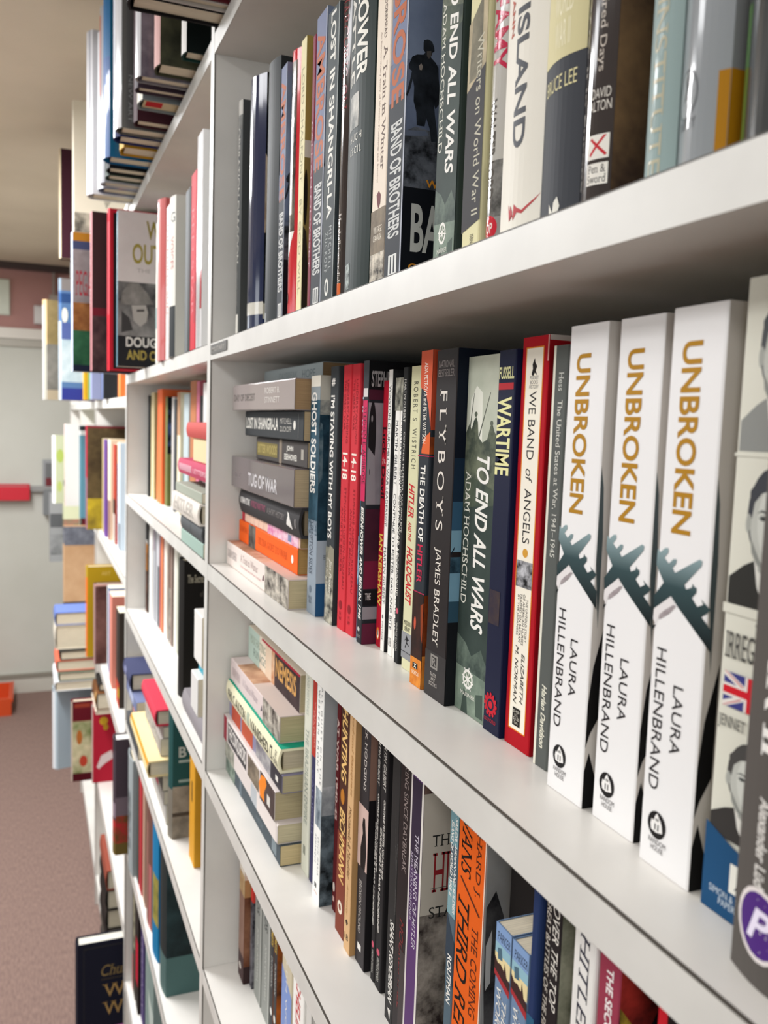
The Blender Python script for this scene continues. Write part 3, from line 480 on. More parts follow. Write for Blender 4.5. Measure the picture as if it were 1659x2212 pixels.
row1('wide white hardcover with charcoal hand painted capitals and red scrawl', -.3672, .0345, .236, '#e4dfd3', [T("HITLER'S ISLAND",.42,.7,175,42,'#55575c','b'), A('MADELEINE BUNTING WANN',.2,.32,190,92,'#b3543f','b'), P([(.38,19),(.42,11),(.44,18),(.5,15),(.52,11),(.53,18),(.6,16),(.7,14.5),(.9,18),(1,20),(.9,17),(.7,13),(.6,14),(.5,13),(.42,16)],'#b7474a','emblem'), H('HODDER & STOUGHTON',.2,.9,.972,.98,'#8b867c')], hard=True, gloss=.3)
row1('two tone hardcover, cream above and charcoal below, upper shelf right', -.3325, .0288, .236, '#3f4146', [R(0,1,0,68.5,'#cfc69a'), H('THE STORY OF\nWORLD\nWAR II',.12,.92,.54,.69,'#e6dfc2','','title_lettering'), H('BRUCE LEE',.1,.86,.735,.76,'#d8cf9f','','author_lettering'), P([(.4,12),(.5,8),(.52,12),(.6,14),(.66,10),(.6,6),(.5,3),(.42,5)],'#e0ddd2','publisher_mark')], hard=True, gloss=.35)
row1('glossy dark brown hardcover with a red crossed swords box', -.3032, .0195, .240, '#3a3433', [T('The Story of the Final Days of World War II in Europe',.1,.28,236,12,'#d9d5cc','b'), T('The Last Hundred Days',.62,.8,120,54,'#c9beb2','s',part='title_lettering'), H('DAVID\nALTON',.5,.95,.80,.835,'#e0d9cf','','author_lettering'), R(.5,.95,31,22,'#ece7de','publisher_mark'), P([(.55,29.5),(.6,30),(.92,23.5),(.88,22.8)],'#c4313a','publisher_mark'), P([(.9,30.5),(.84,30.5),(.55,24),(.58,23)],'#c4313a','publisher_mark'), R(.5,.95,20.5,12.5,'#ece7de','publisher_mark'), H('Pen &\nSword',.53,.92,.917,.945,'#2a2626','s'), F(R(0,1,0,1,'n:#3a2a22:#7d6142:18'))], hard=True, gloss=.12, coat=1.0, fs=0.113)
row1('pale blue green hardcover with faint engraved capitals', -.2638, .0163, .240, '#93a5a3', [T('NAVAL INSTITUTE',.35,.7,110,8,'#b9b39a','s')], hard=True, gloss=.25, coat=.4)
row1('silver hardcover with a round runner emblem and a mustard panel', -.2466, .0225, .240, '#8f9396', [E(.32,29/-1000/.24+1,.26,.034,'#5b5f62'), E(.32,29/-1000/.24+1,.23,.030,'#9a9ea0'), P([(.22,26),(.3,31),(.28,34),(.34,37),(.4,32),(.36,29),(.42,25),(.33,28)],'#4b4f52','publisher_mark'), H('WILEY',.12,.56,.912,.926,'#63676a'), R(.86,1,33,1,'#a8741a'), F(R(0,1,.0,.862,'#8b8d8c')), F(R(0,1,.862,1,'#b07a14'))], hard=True, gloss=.13, coat=1.0, fs=0.045)
row1('black and green hardcover in the top right corner', -.2180, .0270, .242, '#3a3d3e', [R(0,.12,.8,1,'#4f7a3a'), R(.6,.95,28,14,'#c7b64a','publisher_mark')], hard=True, gloss=.12, coat=1.0)
# ------------------------------------------------------------------ nearest bookcase, third row
G3 = 'books standing on the lower shelf of the nearest bookcase'
def row3(label, x, y, t, h, col, pr=(), **k): return book(label, x, y, zD+.0002, t, h, col, pr, group=G3, **k)
GT = 'books lying in the left stack of the lower shelf'
def lay3(*a, **k): return lay(*a, base=zD, g=GT, **k)
lay3('brown ended paperback with gold capitals topmost of the lower stack', -.746, .046, .1318, .203, .036, '#ece0cc', [R(0,1,0,.25,'#bdd0c4'), S('MAX HASTINGS',.05,.4,.55,.8,'#8f9a84','s','author_lettering'), S('RINGS',.12,.4,.2,.45,'#7d8f86'), R(0,1,.38,.56,'#e3cdb4'), R(0,1,.5,.56,'n:#b46a3c:#e3c2a0:60'), R(0,1,.56,1,'n:#33282a:#4a3a3a:40'), S('NEMESIS',.58,.94,.3,.85,'#d9a45f','b'), R(.93,1,.3,1,'#b32b3f')], pg='#cdbc97')
lay3('thick cream pink paperback, second in the lower stack, crowd photo at its tail', -.742, .0265, .1068, .208, .0248, '#ddcdca', [S('CAROLINE MOOREHEAD',.04,.22,.3,.7,'#c0afae','','author_lettering'), S('A Train in Winter',.28,.6,.4,.72,'#bcaeb2','s'), P([(.3,.66),(.5,.67),(.6,.68),(.4,.69)],'#4a4550'), R(0,1,.7,1,'n:#3a312d:#d0c8ba:70'), F(R(0,1,.15,.5,'n:#8f5a3f:#dcb696:18')), F(R(0,1,.5,1,'#cdbdb4'))], pg='#c4b78f')
lay3('cream hardcover with dark capitals and a teal top, third in the lower stack', -.729, .0245, .0838, .224, .0225, '#e9e4c4', [S('PHIL C. AULTON',.05,.42,.2,.7,'#4f4c42','b','author_lettering'), R(.2,.8,.45,.5,'#aeb9a4'), S('VANISHED',.52,.84,.2,.7,'#4f4c42','b'), R(.2,.75,.865,.9,'#57544a','publisher_mark'), R(.28,.66,.872,.893,'#e9e4c4','publisher_mark'), S('THE\nGENERAL',.92,.99,.2,.8,'#6b6a60','','small_lettering'), F(R(0,1,0,1,'#23a184'))], hard=True, pg='#cbbfa6')
lay3('brick red and blue grey paperback, fourth in the lower stack', -.725, .025, .0665, .222, .0168, '#8a86a0', [R(0,1,.06,.25,'#b5503a'), R(0,1,.28,.5,'#b9573c'), R(0,1,.56,.82,'n:#6a6672:#b9b6b4:50'), R(0,1,.82,1,'#3d3a40'), R(.3,.6,.9,.94,'#e2dfd8','publisher_mark')], pg='#b9ae8a')
lay3('white paperback with outlined black capitals and a burning photo', -.732, .0205, .0385, .222, .0275, '#ddd3cf', [R(0,1,0,.07,'#a03a48'), R(.12,.92,.1,.5,'#4a4749'), S('THE CONQUERORS',.115,.485,.2,.84,'#e8e2dc','b'), R(.1,.9,.53,.74,'n:#4f463e:#9b8c78:40','spine_picture'), R(0,1,.76,1,'n:#443836:#5d4e4b:30'), P([(.1,.76),(.5,.74),(.9,.78),(1,.85),(.8,.87),(.4,.83),(.1,.84)],'#f08a2c'), R(.2,.55,.88,.93,'#ded8d0','publisher_mark')], pg='#bcae88')
lay3('pale worn paperback with a grey picture, second lowest of the stack', -.7245, .0215, .0200, .224, .0182, '#d9cfcb', [R(0,1,.0,.2,'n:#b9b7a9:#6f7268:60'), R(0,1,.55,.66,'#b8bcc0'), R(0,1,.66,.98,'#e3d9d4')], pg='#cdc2a0')
lay3('slate grey paperback lying lowest on the lower shelf', -.7215, .0235, .0003, .232, .0195, '#4a5359', [R(0,1,0,.2,'n:#5c6a60:#9aa79a:60'), R(0,1,.3,.34,'#66727a'), S('A HISTORY',.62,.74,.3,.6,'#75828a'), R(.2,.8,.88,.95,'#7c878c','publisher_mark')], pg='#cdb98c')
row3('pale sage paperback with grey green capitals beside the lower stack', -.7165, .0416, .0205, .205, '#d6d6c6', [T('THE BRAZILIAN EMPIRE',.3,.72,.36,.78,'#8f998f','s'), T('MYTHS AND HISTORIES',.3,.6,.05,.3,'#a5aca2',part='small_lettering'), R(.3,.6,.88,.92,'#8b8d80','publisher_mark')])
row3('slim red over navy paperback with faint letters', -.6945, .0423, .0110, .202, '#3a3a5c', [R(0,1,0,.09,'#3d4048'), R(0,1,.09,.44,'#b33a2f'), T('WAR AND\nPEACE',.25,.75,.2,.4,'#cf9a90'), T('GALLIPOLI',.3,.7,.5,.78,'#6d6e94')])
row3('white paperback with grey spaced capitals and a trench photo cover', -.6680, .0369, .0195, .205, '#f2f1ec', [T('ALL QUIET ON THE',.62,.82,.1,.5,'#6f7277','w'), T('WESTERN FRONT',.25,.45,.12,.46,'#6f7277','w'), R(.2,1,.52,.68,'n:#5f6b75:#b9c3c9:60','spine_picture'), A('ERICH MARIA',.62,.8,.72,.88,'#8f9297','w'), A('REMARQUE',.25,.45,.72,.84,'#8f9297','w'), R(.35,.6,.92,.94,'#555','publisher_mark'), H('VINTAGE',.3,.7,.955,.965,'#c58d87'), F(R(0,1,0,.5,'#a6a9aa')), F(R(0,1,.5,.62,'n:#c9ccce:#7d8489:30')), F(R(0,1,.62,1,'n:#15191c:#6b7880:55'))], fs=0.085)
row3('maroon paperback with white italic capitals before the gold lettered one', -.6447, .0467, .0088, .204, '#5d1c20', [T('AT WAR 1940-45',.2,.75,.2,.62,'#d9bdb4','bs'), E(.5,.9,.26,.02,'#d9cfc6'), R(.3,.7,.94,.96,'#c9a9a0','publisher_mark')])
row3('brown paperback with bold gold capitals and a small red gold seal', -.6165, .0402, .0198, .205, '#4a2b20', [R(0,1,.6,1,'#7a3a2a'), H('NEAL\nBASCOMB',.1,.92,.03,.085,'#d9c9b4','b','author_lettering'), T('HUNTING',.22,.8,.11,.4,'#e6bd77','bi'), E(.45,.455,.22,.03,'#b9772a'), T('EICHMANN',.22,.8,.5,.79,'#e6bd77','bi'), E(.5,.89,.26,.026,'#e2d6c4'), E(.5,.89,.13,.013,'#7a3a2a')])
row3('tan paperback with brown italics', -.5915, .0380, .0140, .204, '#d1a97b', [T('Blood and Banquets',.4,.75,.06,.4,'#a5763f','si'), T('Moczarski & Moulder',.3,.7,.44,.72,'#6d4c2b','si',part='author_lettering'), T('Amnesty',.3,.6,.74,.86,'#a8824f','i',part='small_lettering'), P([(.3,.885),(.5,.875),(.7,.885),(.5,.9)],'#3a2b1c','publisher_mark'), H('18',.25,.75,.93,.955,'#3a2b1c'), F(R(0,1,0,1,'#b98f5e'))], pg='#cbb183')
row3('black paperback with a pink panel showing a crouching silhouette', -.5755, .0415, .0196, .203, '#332f31', [A('JACK HODGINS',.35,.68,.06,.34,'#cfc6bf','s'), R(0,1,.4,.63,'#cdb0a6','spine_picture'), P([(.35,.63),(.3,.56),(.5,.5),(.42,.47),(.5,.44),(.68,.44),(.8,.5),(.9,.56),(.85,.6),(.8,.63)],'#1d1819'), T('BROKEN GROUND',.3,.55,.68,.88,'#b9b2ac','s'), R(.3,.65,.92,.945,'#e6e2dc','publisher_mark'), F(R(0,1,.0,.36,'#8c6c5e')), F(R(0,1,.36,1,'#1b191b'))], gloss=.3)
for x, t, lab in [(-.5498,.0078,'left of two identical narrow black paperbacks with tiny white capitals'), (-.5412,.0115,'right of two identical narrow black paperbacks with tiny white capitals')]:
    row3(lab, x, .0440, t, .197, '#262425', [T('MARTIN GILBERT',.4,.8,.06,.26,'#d7d2ca','i',part='author_lettering'), T('CONTINUE TO PESTER, NAG AND BITE',.55,.85,.29,.58,'#d7d2ca','bi'), T("CHURCHILL'S WAR LEADERSHIP",.2,.48,.4,.79,'#d7d2ca','bi'), E(.5,.86,.24,.012,'#c4566a'), T('VINTAGE CANADA',.35,.68,.88,.97,'#c9c6bd',part='small_lettering')])
row3('black paperback with large white slanted capitals, cut by the shelf above', -.5090, .0385, .0143, .206, '#2b2a2a', [T('1001 NIGHTS IN IRAQ',.4,.9,.08,.62,'#e3dfd8','bi'), A('SHANT KENDERIAN',.4,.85,.65,.93,'#e3dfd8','bi'), P([(.4,.955),(.75,.95),(.7,.985)],'#d5d0c9','publisher_mark')], gloss=.3)
row3('dark maroon paperback with thin grey serif capitals', -.4945, .0380, .0190, .207, '#241c1d', [T('LOOKING SINCE DAYBREAK',.4,.72,0.040,0.450,'#8f817d','s'), T('MOORES FALL',.4,.72,0.600,0.900,'#7a2a2c','si',part='author_lettering'), R(.5,1,.7,1,'#3a3030')], gloss=.25)
row3('plum purple paperback with a photo strip and a sepia cover', -.4745, .0370, .0188, .209, '#5a3a6a', [R(0,1,0,.115,'n:#4a4347:#a39a98:40','spine_picture'), R(0,.12,.115,1,'#cfc8c4'), R(.12,.86,.125,.4,'#33283a'), R(.12,.86,.4,.56,'#4a3358'), R(.86,1,.115,1,'#d9d3cc'), T('THE MEANING OF HITLER',.45,.72,0.288,0.643,'#cfc6d2','s'), T('SEBASTIAN HAFFNER',.2,.36,0.353,0.568,'#b9adc0','s',part='author_lettering'),
    F(R(0,1,0,.05,'#2b2020')), F(R(0,1,.05,.1,'n:#3a2a25:#b09c8c:60')), F(R(0,1,.1,.15,'n:#3b2624:#7d6358:90')), F(R(0,1,.15,.52,'#bdb3a4')), F(R(0,1,.52,1,'n:#2a201e:#a59a8e:40')), F(H('THE',.38,1.3,0.278,0.313,'#2b2a28','s')), F(H('HITLER',.42,2.6,0.333,0.453,'#8c2428','s')), F(R(.36,1.2,.44,.442,'#4a4744')), F(H('STATE',.34,1.9,0.498,0.533,'#2b2a28','s'))], fs=.13)
row3('blue grey camouflage paperback with slanted white capitals', -.4200, .0372, .0100, .206, '#53646f', [R(0,1,.1,.2,'#6f949c'), R(0,1,.3,.4,'#7ea0a6'), P([(0,.4),(1,.47),(1,.6),(0,.52)],'#35404c'), R(0,1,0,.1,'#2f3340'), T('SAILOR, AIRMAN AND SOLDIER',.55,.88,0.118,0.388,'#e6e3dc','bi'), T('SLANG OF WORLD WAR II',.15,.45,0.133,0.348,'#e6e3dc','bi',part='small_lettering'), A('ROUTMAN',.3,.8,0.513,0.653,'#e6e3dc','b')])
row3('vivid orange paperback with black serif capitals and a soldier photo cover', -.4097, .0370, .0315, .212, '#e0601a', [A('RICHARD J.',.62,.84,0.050,0.295,'#4a2416','s'), A('EVANS',.14,.5,0.090,0.268,'#1d1613','si'), P([(.12,.282),(.17,.278),(.88,.335),(.83,.339)],'#5c2a18','emblem'), T('THE COMING',.62,.84,0.375,0.615,'#5c2a18','s'), T('OF THE',.62,.84,0.640,0.750,'#5c2a18','s'), T('THIRD REICH',.1,.5,0.332,0.810,'#1d1613','si'), R(.97,1,0,1,'#e9d9c6'),
    F(R(0,1,0,1,'n:#8e8b85:#a9a69f:10')), F(R(0,.06,0,1,'#b9b4ab')), F(P([(.1,0),(1,0),(1,.14),(.7,.1),(.4,.13),(.12,.08)],'n:#1d1b1c:#7b7874:40')), F(P([(.1,.3),(.5,.26),(.9,.33),(1,.5),(.8,.6),(.75,.8),(.6,.98),(.4,.99),(.3,.7),(.12,.5)],'n:#1c1a1b:#5c5956:30')), F(P([(.15,.4),(.4,.36),(.42,.5),(.2,.52)],'#c4c0b8')), F(P([(.1,.98),(.9,.95),(1,1),(.1,1)],'#8d8a85'))], d=.14, fs=0.095)
row3('plain black paperback pushed to the back behind two small blue ones', -.3720, .0480, .0360, .205, '#211e1d', [])
for x, lab in [(-.3345,'left of two small blue paperbacks with a sailing ship photo'), (-.3195,'right of two small blue paperbacks with a sailing ship photo')]:
    row3(lab, x, .0190, .0137, .170, '#6f86a3', [R(0,1,0,.055,'#7f9bc4'), H('PARKER',.12,.95,.022,.046,'#1f2634','s','author_lettering'), R(0,1,.055,.085,'#8fb6c4','spine_picture'), R(0,1,.085,.13,'#e3d2a0','spine_picture'), P([(.15,.07),(.42,.062),(.5,.095),(.2,.1)],'#4f6a7a'), P([(0,.098),(.2,.112),(.4,.108),(.62,.118),(.66,.092),(.8,.128),(1,.135),(1,.165),(0,.135)],'#3f2a28'), P([(0,.135),(1,.158),(1,.178),(0,.15)],'#a33338'), T('THE FIRST',.58,.86,.2,.42,'#e9e6de','si'), T('WORLD WAR',.2,.5,.175,.46,'#e9e6de','si')], d=.105)
row3('very thin navy to teal paperback edge beside the black battle book', -.3055, .0190, .0058, .206, '#25355c', [R(0,1,.3,.6,'#2f5c7a'), R(0,1,.6,1,'#5f8f96')])
row3('black paperback with white italic serif capitals and a khaki cover', -.2985, .0210, .0128, .206, '#262122', [T('OVER THE TOP',.48,.85,.025,.25,'#e2dcd2','si'), T('GREAT BATTLES OF THE FIRST',.12,.36,.02,.335,'#d0c8bc','si',part='small_lettering'), F(R(0,1,0,1,'n:#4a4d3e:#8f8f7c:50'))])
row3('white paperback with thin dark spaced capitals, lower shelf right', -.2760, .0200, .0148, .205, '#e3e0db', [T('HITLER',.3,.72,.012,.235,'#3a3a46','si')])
row3('burgundy paperback with white capitals and a confetti cover', -.2600, .0205, .0138, .206, '#94394c', [T('THE SECOND WORLD WAR',.38,.68,.045,.4,'#efe6e4','b'), F(R(0,1,0,1,'#1d1516')), F(P([(0,0),(1,0),(1,.12),(.5,.2),(0,.1)],'n:#2a1214:#a8322a:45')), F(P([(.0,.1),(.5,.16),(.95,.3),(.9,.5),(.6,.36),(.1,.22)],'n:#201516:#d9b440:55'))], fs=0.137)
row3('thin scarlet edged dark paperback at the foot of the right side', -.2250, .0200, .0090, .204, '#201617', [R(0,.5,0,1,'#c81f2c')])

# ------------------------------------------------------------------ nearest bookcase, bottom row in view
G4 = 'books standing on the lowest visible shelf of the nearest bookcase'
def row4(label, x, y, t, h, col, pr=(), **k): return book(label, x, y, zE+.0002, t, h, col, pr, group=G4, **k)
row4('cream to dark brown paperback first on the lowest shelf', -.9365, .0379, .0240, .206, '#8b6a57', [R(0,1,0,.38,'#e2d9cb'), T('LETTERS',.35,.7,.12,.3,'#b3aaa0'), R(0,1,.38,.5,'n:#cbb48a:#a57d55:30'), R(0,1,.5,.85,'n:#7d5c4e:#a58576:12'), R(0,1,.85,1,'#4d3a3a'), E(.35,.93,.2,.02,'#d9cfc8'), F(R(0,1,0,.4,'#d9cdb9')), F(R(0,1,.4,.5,'#b08a5c')), F(R(0,1,.5,.9,'n:#5a2f1e:#9b6e54:16')), F(R(0,1,.9,1,'#3b2b2b'))], fs=0.06)
row4('paperback with scarlet upper and mottled dark lower cover', -.9105, .0450, .0090, .203, '#4a4547', [R(0,1,0,.5,'#d0403a'), R(0,1,.5,1,'n:#29272c:#8c8a90:70'), F(R(0,1,0,.5,'#d9463d')), F(R(0,1,.5,1,'n:#29272c:#8c8a90:60'))])
for x, t, lab in [(-.8970,.0290,'left of two grey paperbacks with charcoal capitals, lowest shelf'), (-.8640,.0320,'right of two grey paperbacks with charcoal capitals, lowest shelf')]:
    row4(lab, x, .0464, t, .207, '#8f918c', [R(.86,1,0,1,'#b0b1ab'), T('EXIT WOUNDS',.3,.7,.1,.52,'#4d504f','b'), T('JOHN CANTWELL',.35,.6,.6,.9,'#c9c9c2',part='author_lettering')])
for x, lab in [(-.8240,'left of two charcoal paperbacks with yellow capitals, lowest shelf'), (-.8105,'right of two charcoal paperbacks with yellow capitals, lowest shelf')]:
    row4(lab, x, .0450, .0125, .204, '#3b3b3d', [R(.1,.9,.05,.14,'#c9c9c4'), T('DIRTY LITTLE SECRETS',.2,.8,.16,.5,'#c9a545','b'), T('DUNNIGAN',.3,.7,.56,.72,'#c4c2bc',part='author_lettering'), E(.5,.85,.28,.02,'#e2e0da'), F(R(0,1,0,1,'n:#2a1c14:#c2682a:25'))])
row4('beige paperback with a slanting blue block, lowest shelf', -.7625, .0400, .0330, .205, '#c9bea4', [P([(0,.42),(1,.5),(1,1),(0,1)],'#7f95c9'), T('WESTERN WORLD',.42,.56,.15,.85,'#e6e1d4')])
row4('white paperback with bright red slanted capitals, lowest shelf', -.7240, .0395, .0340, .206, '#efece6', [T('THE MICHELIN MEN',.3,.72,.08,.8,'#c01f2b','bi'), T('AT WAR',.78,.95,.1,.3,'#2a2a2a','b',part='small_lettering')])
row4('light grey paperback last in view on the lowest shelf', -.6850, .0400, .0200, .204, '#cfccc6', [R(.8,1,0,1,'#8f8d88')])

# ------------------------------------------------------------------ books on top shelf, feet jutting out over the edge (seen from below)
GA = 'large books jutting over the top shelf edge'
def topb(label, x, y, t, h, col, pr=(), **k):
    k.setdefault('hard', True); k.setdefault('d', .22)
    return book(label, x, y, zA+.0002, t, h, col, pr, group=GA, **k)
topb('thick black hardcover with cream pages jutting out above the nearest upright', -.944, -.087, .034, .300, '#171516', [], d=.25)
topb('grey paper wrapped hardcover between the black and maroon ones overhead', -.908, -.060, .018, .290, '#b9b4ae', [])
topb('maroon hardcover with mauve pages at the very top edge', -.888, -.036, .040, .290, '#5e2027', [], pg='#b9a3a0')
topb('dark green hardcover with a white spine on the top shelf', -1.045, -.0190, .028, .262, '#12352f', [R(0,1,0,1,'#e6e4df'), F(R(0,1,.72,1,'#0e1615'))], d=.2)
topb('olive landscape hardcover with a thin pink spine on the top shelf', -1.103, -.0410, .038, .292, '#3f4030', [R(0,1,0,1,'#c99a94'), F(R(0,1,.0,1,'n:#33352a:#5b5a44:14'))], d=.22)
topb('grey violet patterned hardcover with white glare painted over its spine', -1.136, -.0570, .024, .290, '#6d6870', [R(0,1,0,1,'#d9d9dc'), F(R(0,1,0,1,'n:#5a5560:#8d8890:20'))], coat=1, gloss=.15)  # pale spine band stands in for the glare on this spine
topb('slim plum hardcover beneath the violet patterned one', -1.172, -.0560, .022, .270, '#3c2f38', [])
topb('grey teal boxed volume with a red stamped cream foot', -1.232, -.0460, .042, .285, '#7a8284', [R(0,1,0,1,'#dad6c8'), R(.22,.68,.03,.125,'#b81f26','foot_stamp','K')], pg='#d3c39c')
topb('dark maroon hardcover left of the boxed volume', -1.305, -.0430, .030, .262, '#3d1d24', [])
topb('tall dark grey volume with white lettering on its broad side', -1.350, -.0600, .034, .298, '#5c5b5a', [R(0,1,0,1,'#d4d4d6'), F(T('NEW ART',.45,.72,.76,.97,'#8f9191'))], coat=1, gloss=.15, d=.23, fs=0.09)  # the spine's glare is painted as a full-length pale band
topb('navy hardcover with a pale page foot on the top shelf', -1.395, -.0585, .038, .285, '#1e2a5c', [R(0,1,0,.86,'#c9ccd4')], coat=.8)
topb('mustard yellow hardcover with a dark brown foot', -1.455, -.0480, .048, .262, '#b58a1e', [R(0,1,0,1,'#c29a2e')])
topb('tall bright blue hardcover on the top shelf', -1.512, -.0632, .042, .300, '#0f5c8c', [R(0,1,.5,1,'#20508a')], gloss=.2, coat=.5)
topb('black hardcover with white marks, beyond the tall blue one', -1.570, -.0585, .036, .285, '#151516', [F(T('ATLAS',.2,.45,.6,.95,'#d9d9d6'))])
topb('dark green hardcover deep in the far part of the top shelf', -1.618, -.0560, .038, .262, '#2c3b33', [])
topb('silver grey volume with red edging beyond the tall blue one', -1.665, -.0590, .034, .292, '#b0b1b6', [R(.4,.7,.05,.5,'#b5503f')], coat=1, gloss=.15)
topb('slate blue hardcover with a cream label foot near the far end', -1.715, -.0575, .042, .268, '#6a6f86', [R(0,1,0,1,'#dcdde0')], coat=.8)
topb('white spined tall volume outermost at the far end of the top shelf', -1.772, -.0727, .046, .286, '#d9d8da', [R(.35,.55,0,1,'#9a9aa0'), R(.75,.9,0,1,'#a9a9ae')], coat=.8)
def far(label, x, y, z, t, h, col, pr=(), group='books in the far bookcases', d=.19, **k): return book(label, x, y, z+.0002, t, h, col, pr, group=group, d=d, **k)
far('white volume with a black ink drawing leaning at the far top', -2.22, -.084, CAMH+.419, .022, .295, '#ddd5c2', [F(P([(.15,.5),(.5,.42),(.7,.55),(.6,.72),(.4,.66),(.3,.8)],'n:#2b2a28:#ddd5c2:22')), F(R(0,1,.85,1,'n:#2b2a28:#b9b1a0:20'))], hard=True, d=.24, ry=-.03)
far('tall dark maroon volume with a cream spine at the far top', -2.62, -.10, CAMH+.419, .035, .288, '#3e1f2a', [R(0,1,0,1,'#d8c6a4'), F(E(.5,.36,.12,.03,'#d9cfc6')), F(R(.92,1,0,1,'#b0305a'))], hard=True, d=.22)

# ------------------------------------------------------------------ second bookcase, row under the top shelf
GB = 'books on the upper shelf of the second bookcase'
def rowb(label, x, y, t, h, col, pr=(), **k): return book(label, x, y, zB+.0002, t, h, col, pr, group=GB, **k)
rowb('pale volume with a red serif title, smoke and a green field on its cover', -1.822, -.104, .020, .262, '#c4cede', [R(0,1,0,1,'#cdd8ea'), F(R(0,1,0,.06,'#c98a2e')), F(R(0,1,.06,.12,'#4d557a')), F(R(0,1,.12,.5,'n:#8f8685:#b9b0b2:12')), F(R(0,1,.5,.7,'n:#7a4a2c:#b9804a:20')), F(R(0,1,.7,.95,'n:#1f4a34:#3c7350:14')), F(R(0,1,.95,1,'#1b2338')), F(H('PEGASUS',.15,1.6,.27,.45,'#b3434c','s'))], hard=True, d=.2, gloss=.25, fs=0.17)
rowb('dark brown maroon hardcover with a pink spine, facing outward', -1.762, -.0725, .024, .291, '#3d2c2d', [R(0,1,0,1,'#b07a7c'), T('WORLD AT WAR',.25,.7,.1,.6,'#e0b9b4'), F(R(0,1,.6,.65,'#6d2430')), F(R(0,1,.65,1,'n:#33272a:#5a4a4a:20'))], hard=True, d=.2, fs=0.145)
rowb('tall black hardcover with a wide red border', -1.722, -.0450, .026, .291, '#17181a', [R(0,1,0,.08,'#b5202f'), R(0,1,.08,1,'#c24a52'), R(.4,1,.65,1,'#c92a38'), F(R(0,1,0,.026,'#b01c2c')), F(R(0,1,.985,1,'#a01f2c')), F(R(0,.06,0,1,'#b01c2c'))], hard=True, d=.21, fs=0.5)
rowb('war paperback with a teal spine and soldiers on a pale grey cover', -1.545, -.0460, .020, .252, '#cfc8c6', [R(0,1,0,1,'#4f7280'), T('TERENCE ROBERTSON',.3,.7,.06,.52,'#d9dedb'), F(R(0,1,0,.45,'n:#c4bdbb:#d3ccca:8')), F(R(0,1,.45,.8,'n:#3a3a3b:#8f8d8b:14')), F(R(0,1,.8,1,'#242427')), F(H('WAR',.74,1.6,.05,.17,'#8a7d3c','b')), F(H('OUT OF',.38,1.7,.20,.33,'#94863f','b')), F(H('THE',.5,.86,.36,.385,'#9b9592')), F(P([(.08,.6),(.12,.52),(.3,.455),(.55,.455),(.76,.51),(.95,.585),(.7,.59),(.4,.595)],'n:#5d5a57:#8b8884:30')), F(P([(.36,.6),(.74,.592),(.8,.64),(.76,.7),(.6,.735),(.42,.7)],'#a39f9a')), F(P([(.5,.625),(.7,.62),(.7,.635),(.5,.64)],'#4a4847')), F(P([(.1,.64),(.3,.68),(.4,.76),(.1,.78)],'#3d3c3c')), F(H('DOUGLAS',.22,1.5,.805,.87,'#d6d3cd','b')), F(H('AND CO',.24,1.2,.89,.955,'#a5944c','b'))], d=.185, fs=0.33)
rowb('slim cream volume between the war cover and the pink red spine', -1.410, .0005, .028, .212, '#dcdacf', [R(0,1,.6,.75,'#8fa3a0')])
rowb('pinkish red glossy hardcover on the second bookcase', -1.345, .0, .040, .229, '#c4615f', [R(.4,.75,.05,1,'#d98f8a')], hard=True, gloss=.2, coat=.8)
rowb('white spine with tiny red lettering beside the pinkish red book', -1.296, .0, .030, .212, '#e2d9d3', [T('THE RISING SUN',.3,.75,.1,.7,'#b5404c')])
rowb('cream hardcover with a black foot and a large grey letter', -1.255, .0, .045, .212, '#dcdad0', [R(.35,1,.68,1,'#24282a'), H('G',.6,.95,.1,.16,'#55585a','','title_lettering'), T('VOICES',.6,.85,.25,.45,'#b04a44',part='author_lettering')], hard=True)
rowb('narrow grey black paperback before the scarlet one', -1.131, .0, .038, .196, '#6c7072', [R(.6,1,0,1,'#2b2d2e')])
rowb('scarlet paperback with faint lettering, second bookcase', -1.090, .0, .036, .206, '#c41f30', [T('RED STAR',.25,.6,.2,.8,'#d9757c'), R(.62,1,.62,.85,'#b0192a')])
rowb('glossy sleeve volume painted white with glare, thin grey lines near the upright', -1.050, .0, .034, .240, '#e6e6e6', [R(.3,.4,.1,1,'#8a9090'), R(.6,.7,.2,1,'#7d8888'), R(.75,1,.64,.82,'#c41f30')], gloss=.19)  # white body colour imitates glare on the plastic sleeve

# second bookcase, middle shelf (C)
GC = 'books on the middle shelf of the second bookcase'
def rowc(label, x, y, t, h, col, pr=(), **k): return book(label, x, y, zC+.0002, t, h, col, pr, group=GC, **k)
rowc('very thin black paperback first on the middle shelf of the second bookcase', -1.800, .0368, .020, .200, '#2c2c2c')
rowc('tan paperback left of the orange one', -1.772, .0397, .050, .205, '#cbbd93', [F(R(0,1,0,1,'#a99b6b'))])
rowc('orange paperback spine on the second bookcase', -1.685, .0403, .062, .209, '#ef7240')
rowc('olive volume with a black upper half and blue lettering', -1.615, .0450, .030, .195, '#6b7040', [F(R(0,1,0,.52,'#15171d')), F(R(.05,.4,.12,.45,'n:#15171d:#4a5a85:60')), F(R(0,1,.52,1,'#6b7040'))], d=.17, fs=0.1)
rowc('white narrow paperback after the olive volume', -1.570, .0500, .026, .194, '#cfcac6')
rowc('dark grey and white pair of covers, thin booklet', -1.520, .0443, .026, .189, '#5d5f63', [R(0,.5,0,1,'#b9b5b0')])
rowc('slim cream paperback with a tan upper part', -1.475, .0450, .030, .200, '#e3dabd', [R(0,1,0,.35,'#b58d6d')])
rowc('grey blue paperback behind the red lying books', -1.410, .0450, .046, .196, '#b4c1c4', [R(.0,.2,.55,1,'#4a7d85')])
rowc('brown topped paperback standing behind the lying books', -1.355, .0460, .050, .214, '#b5754f')
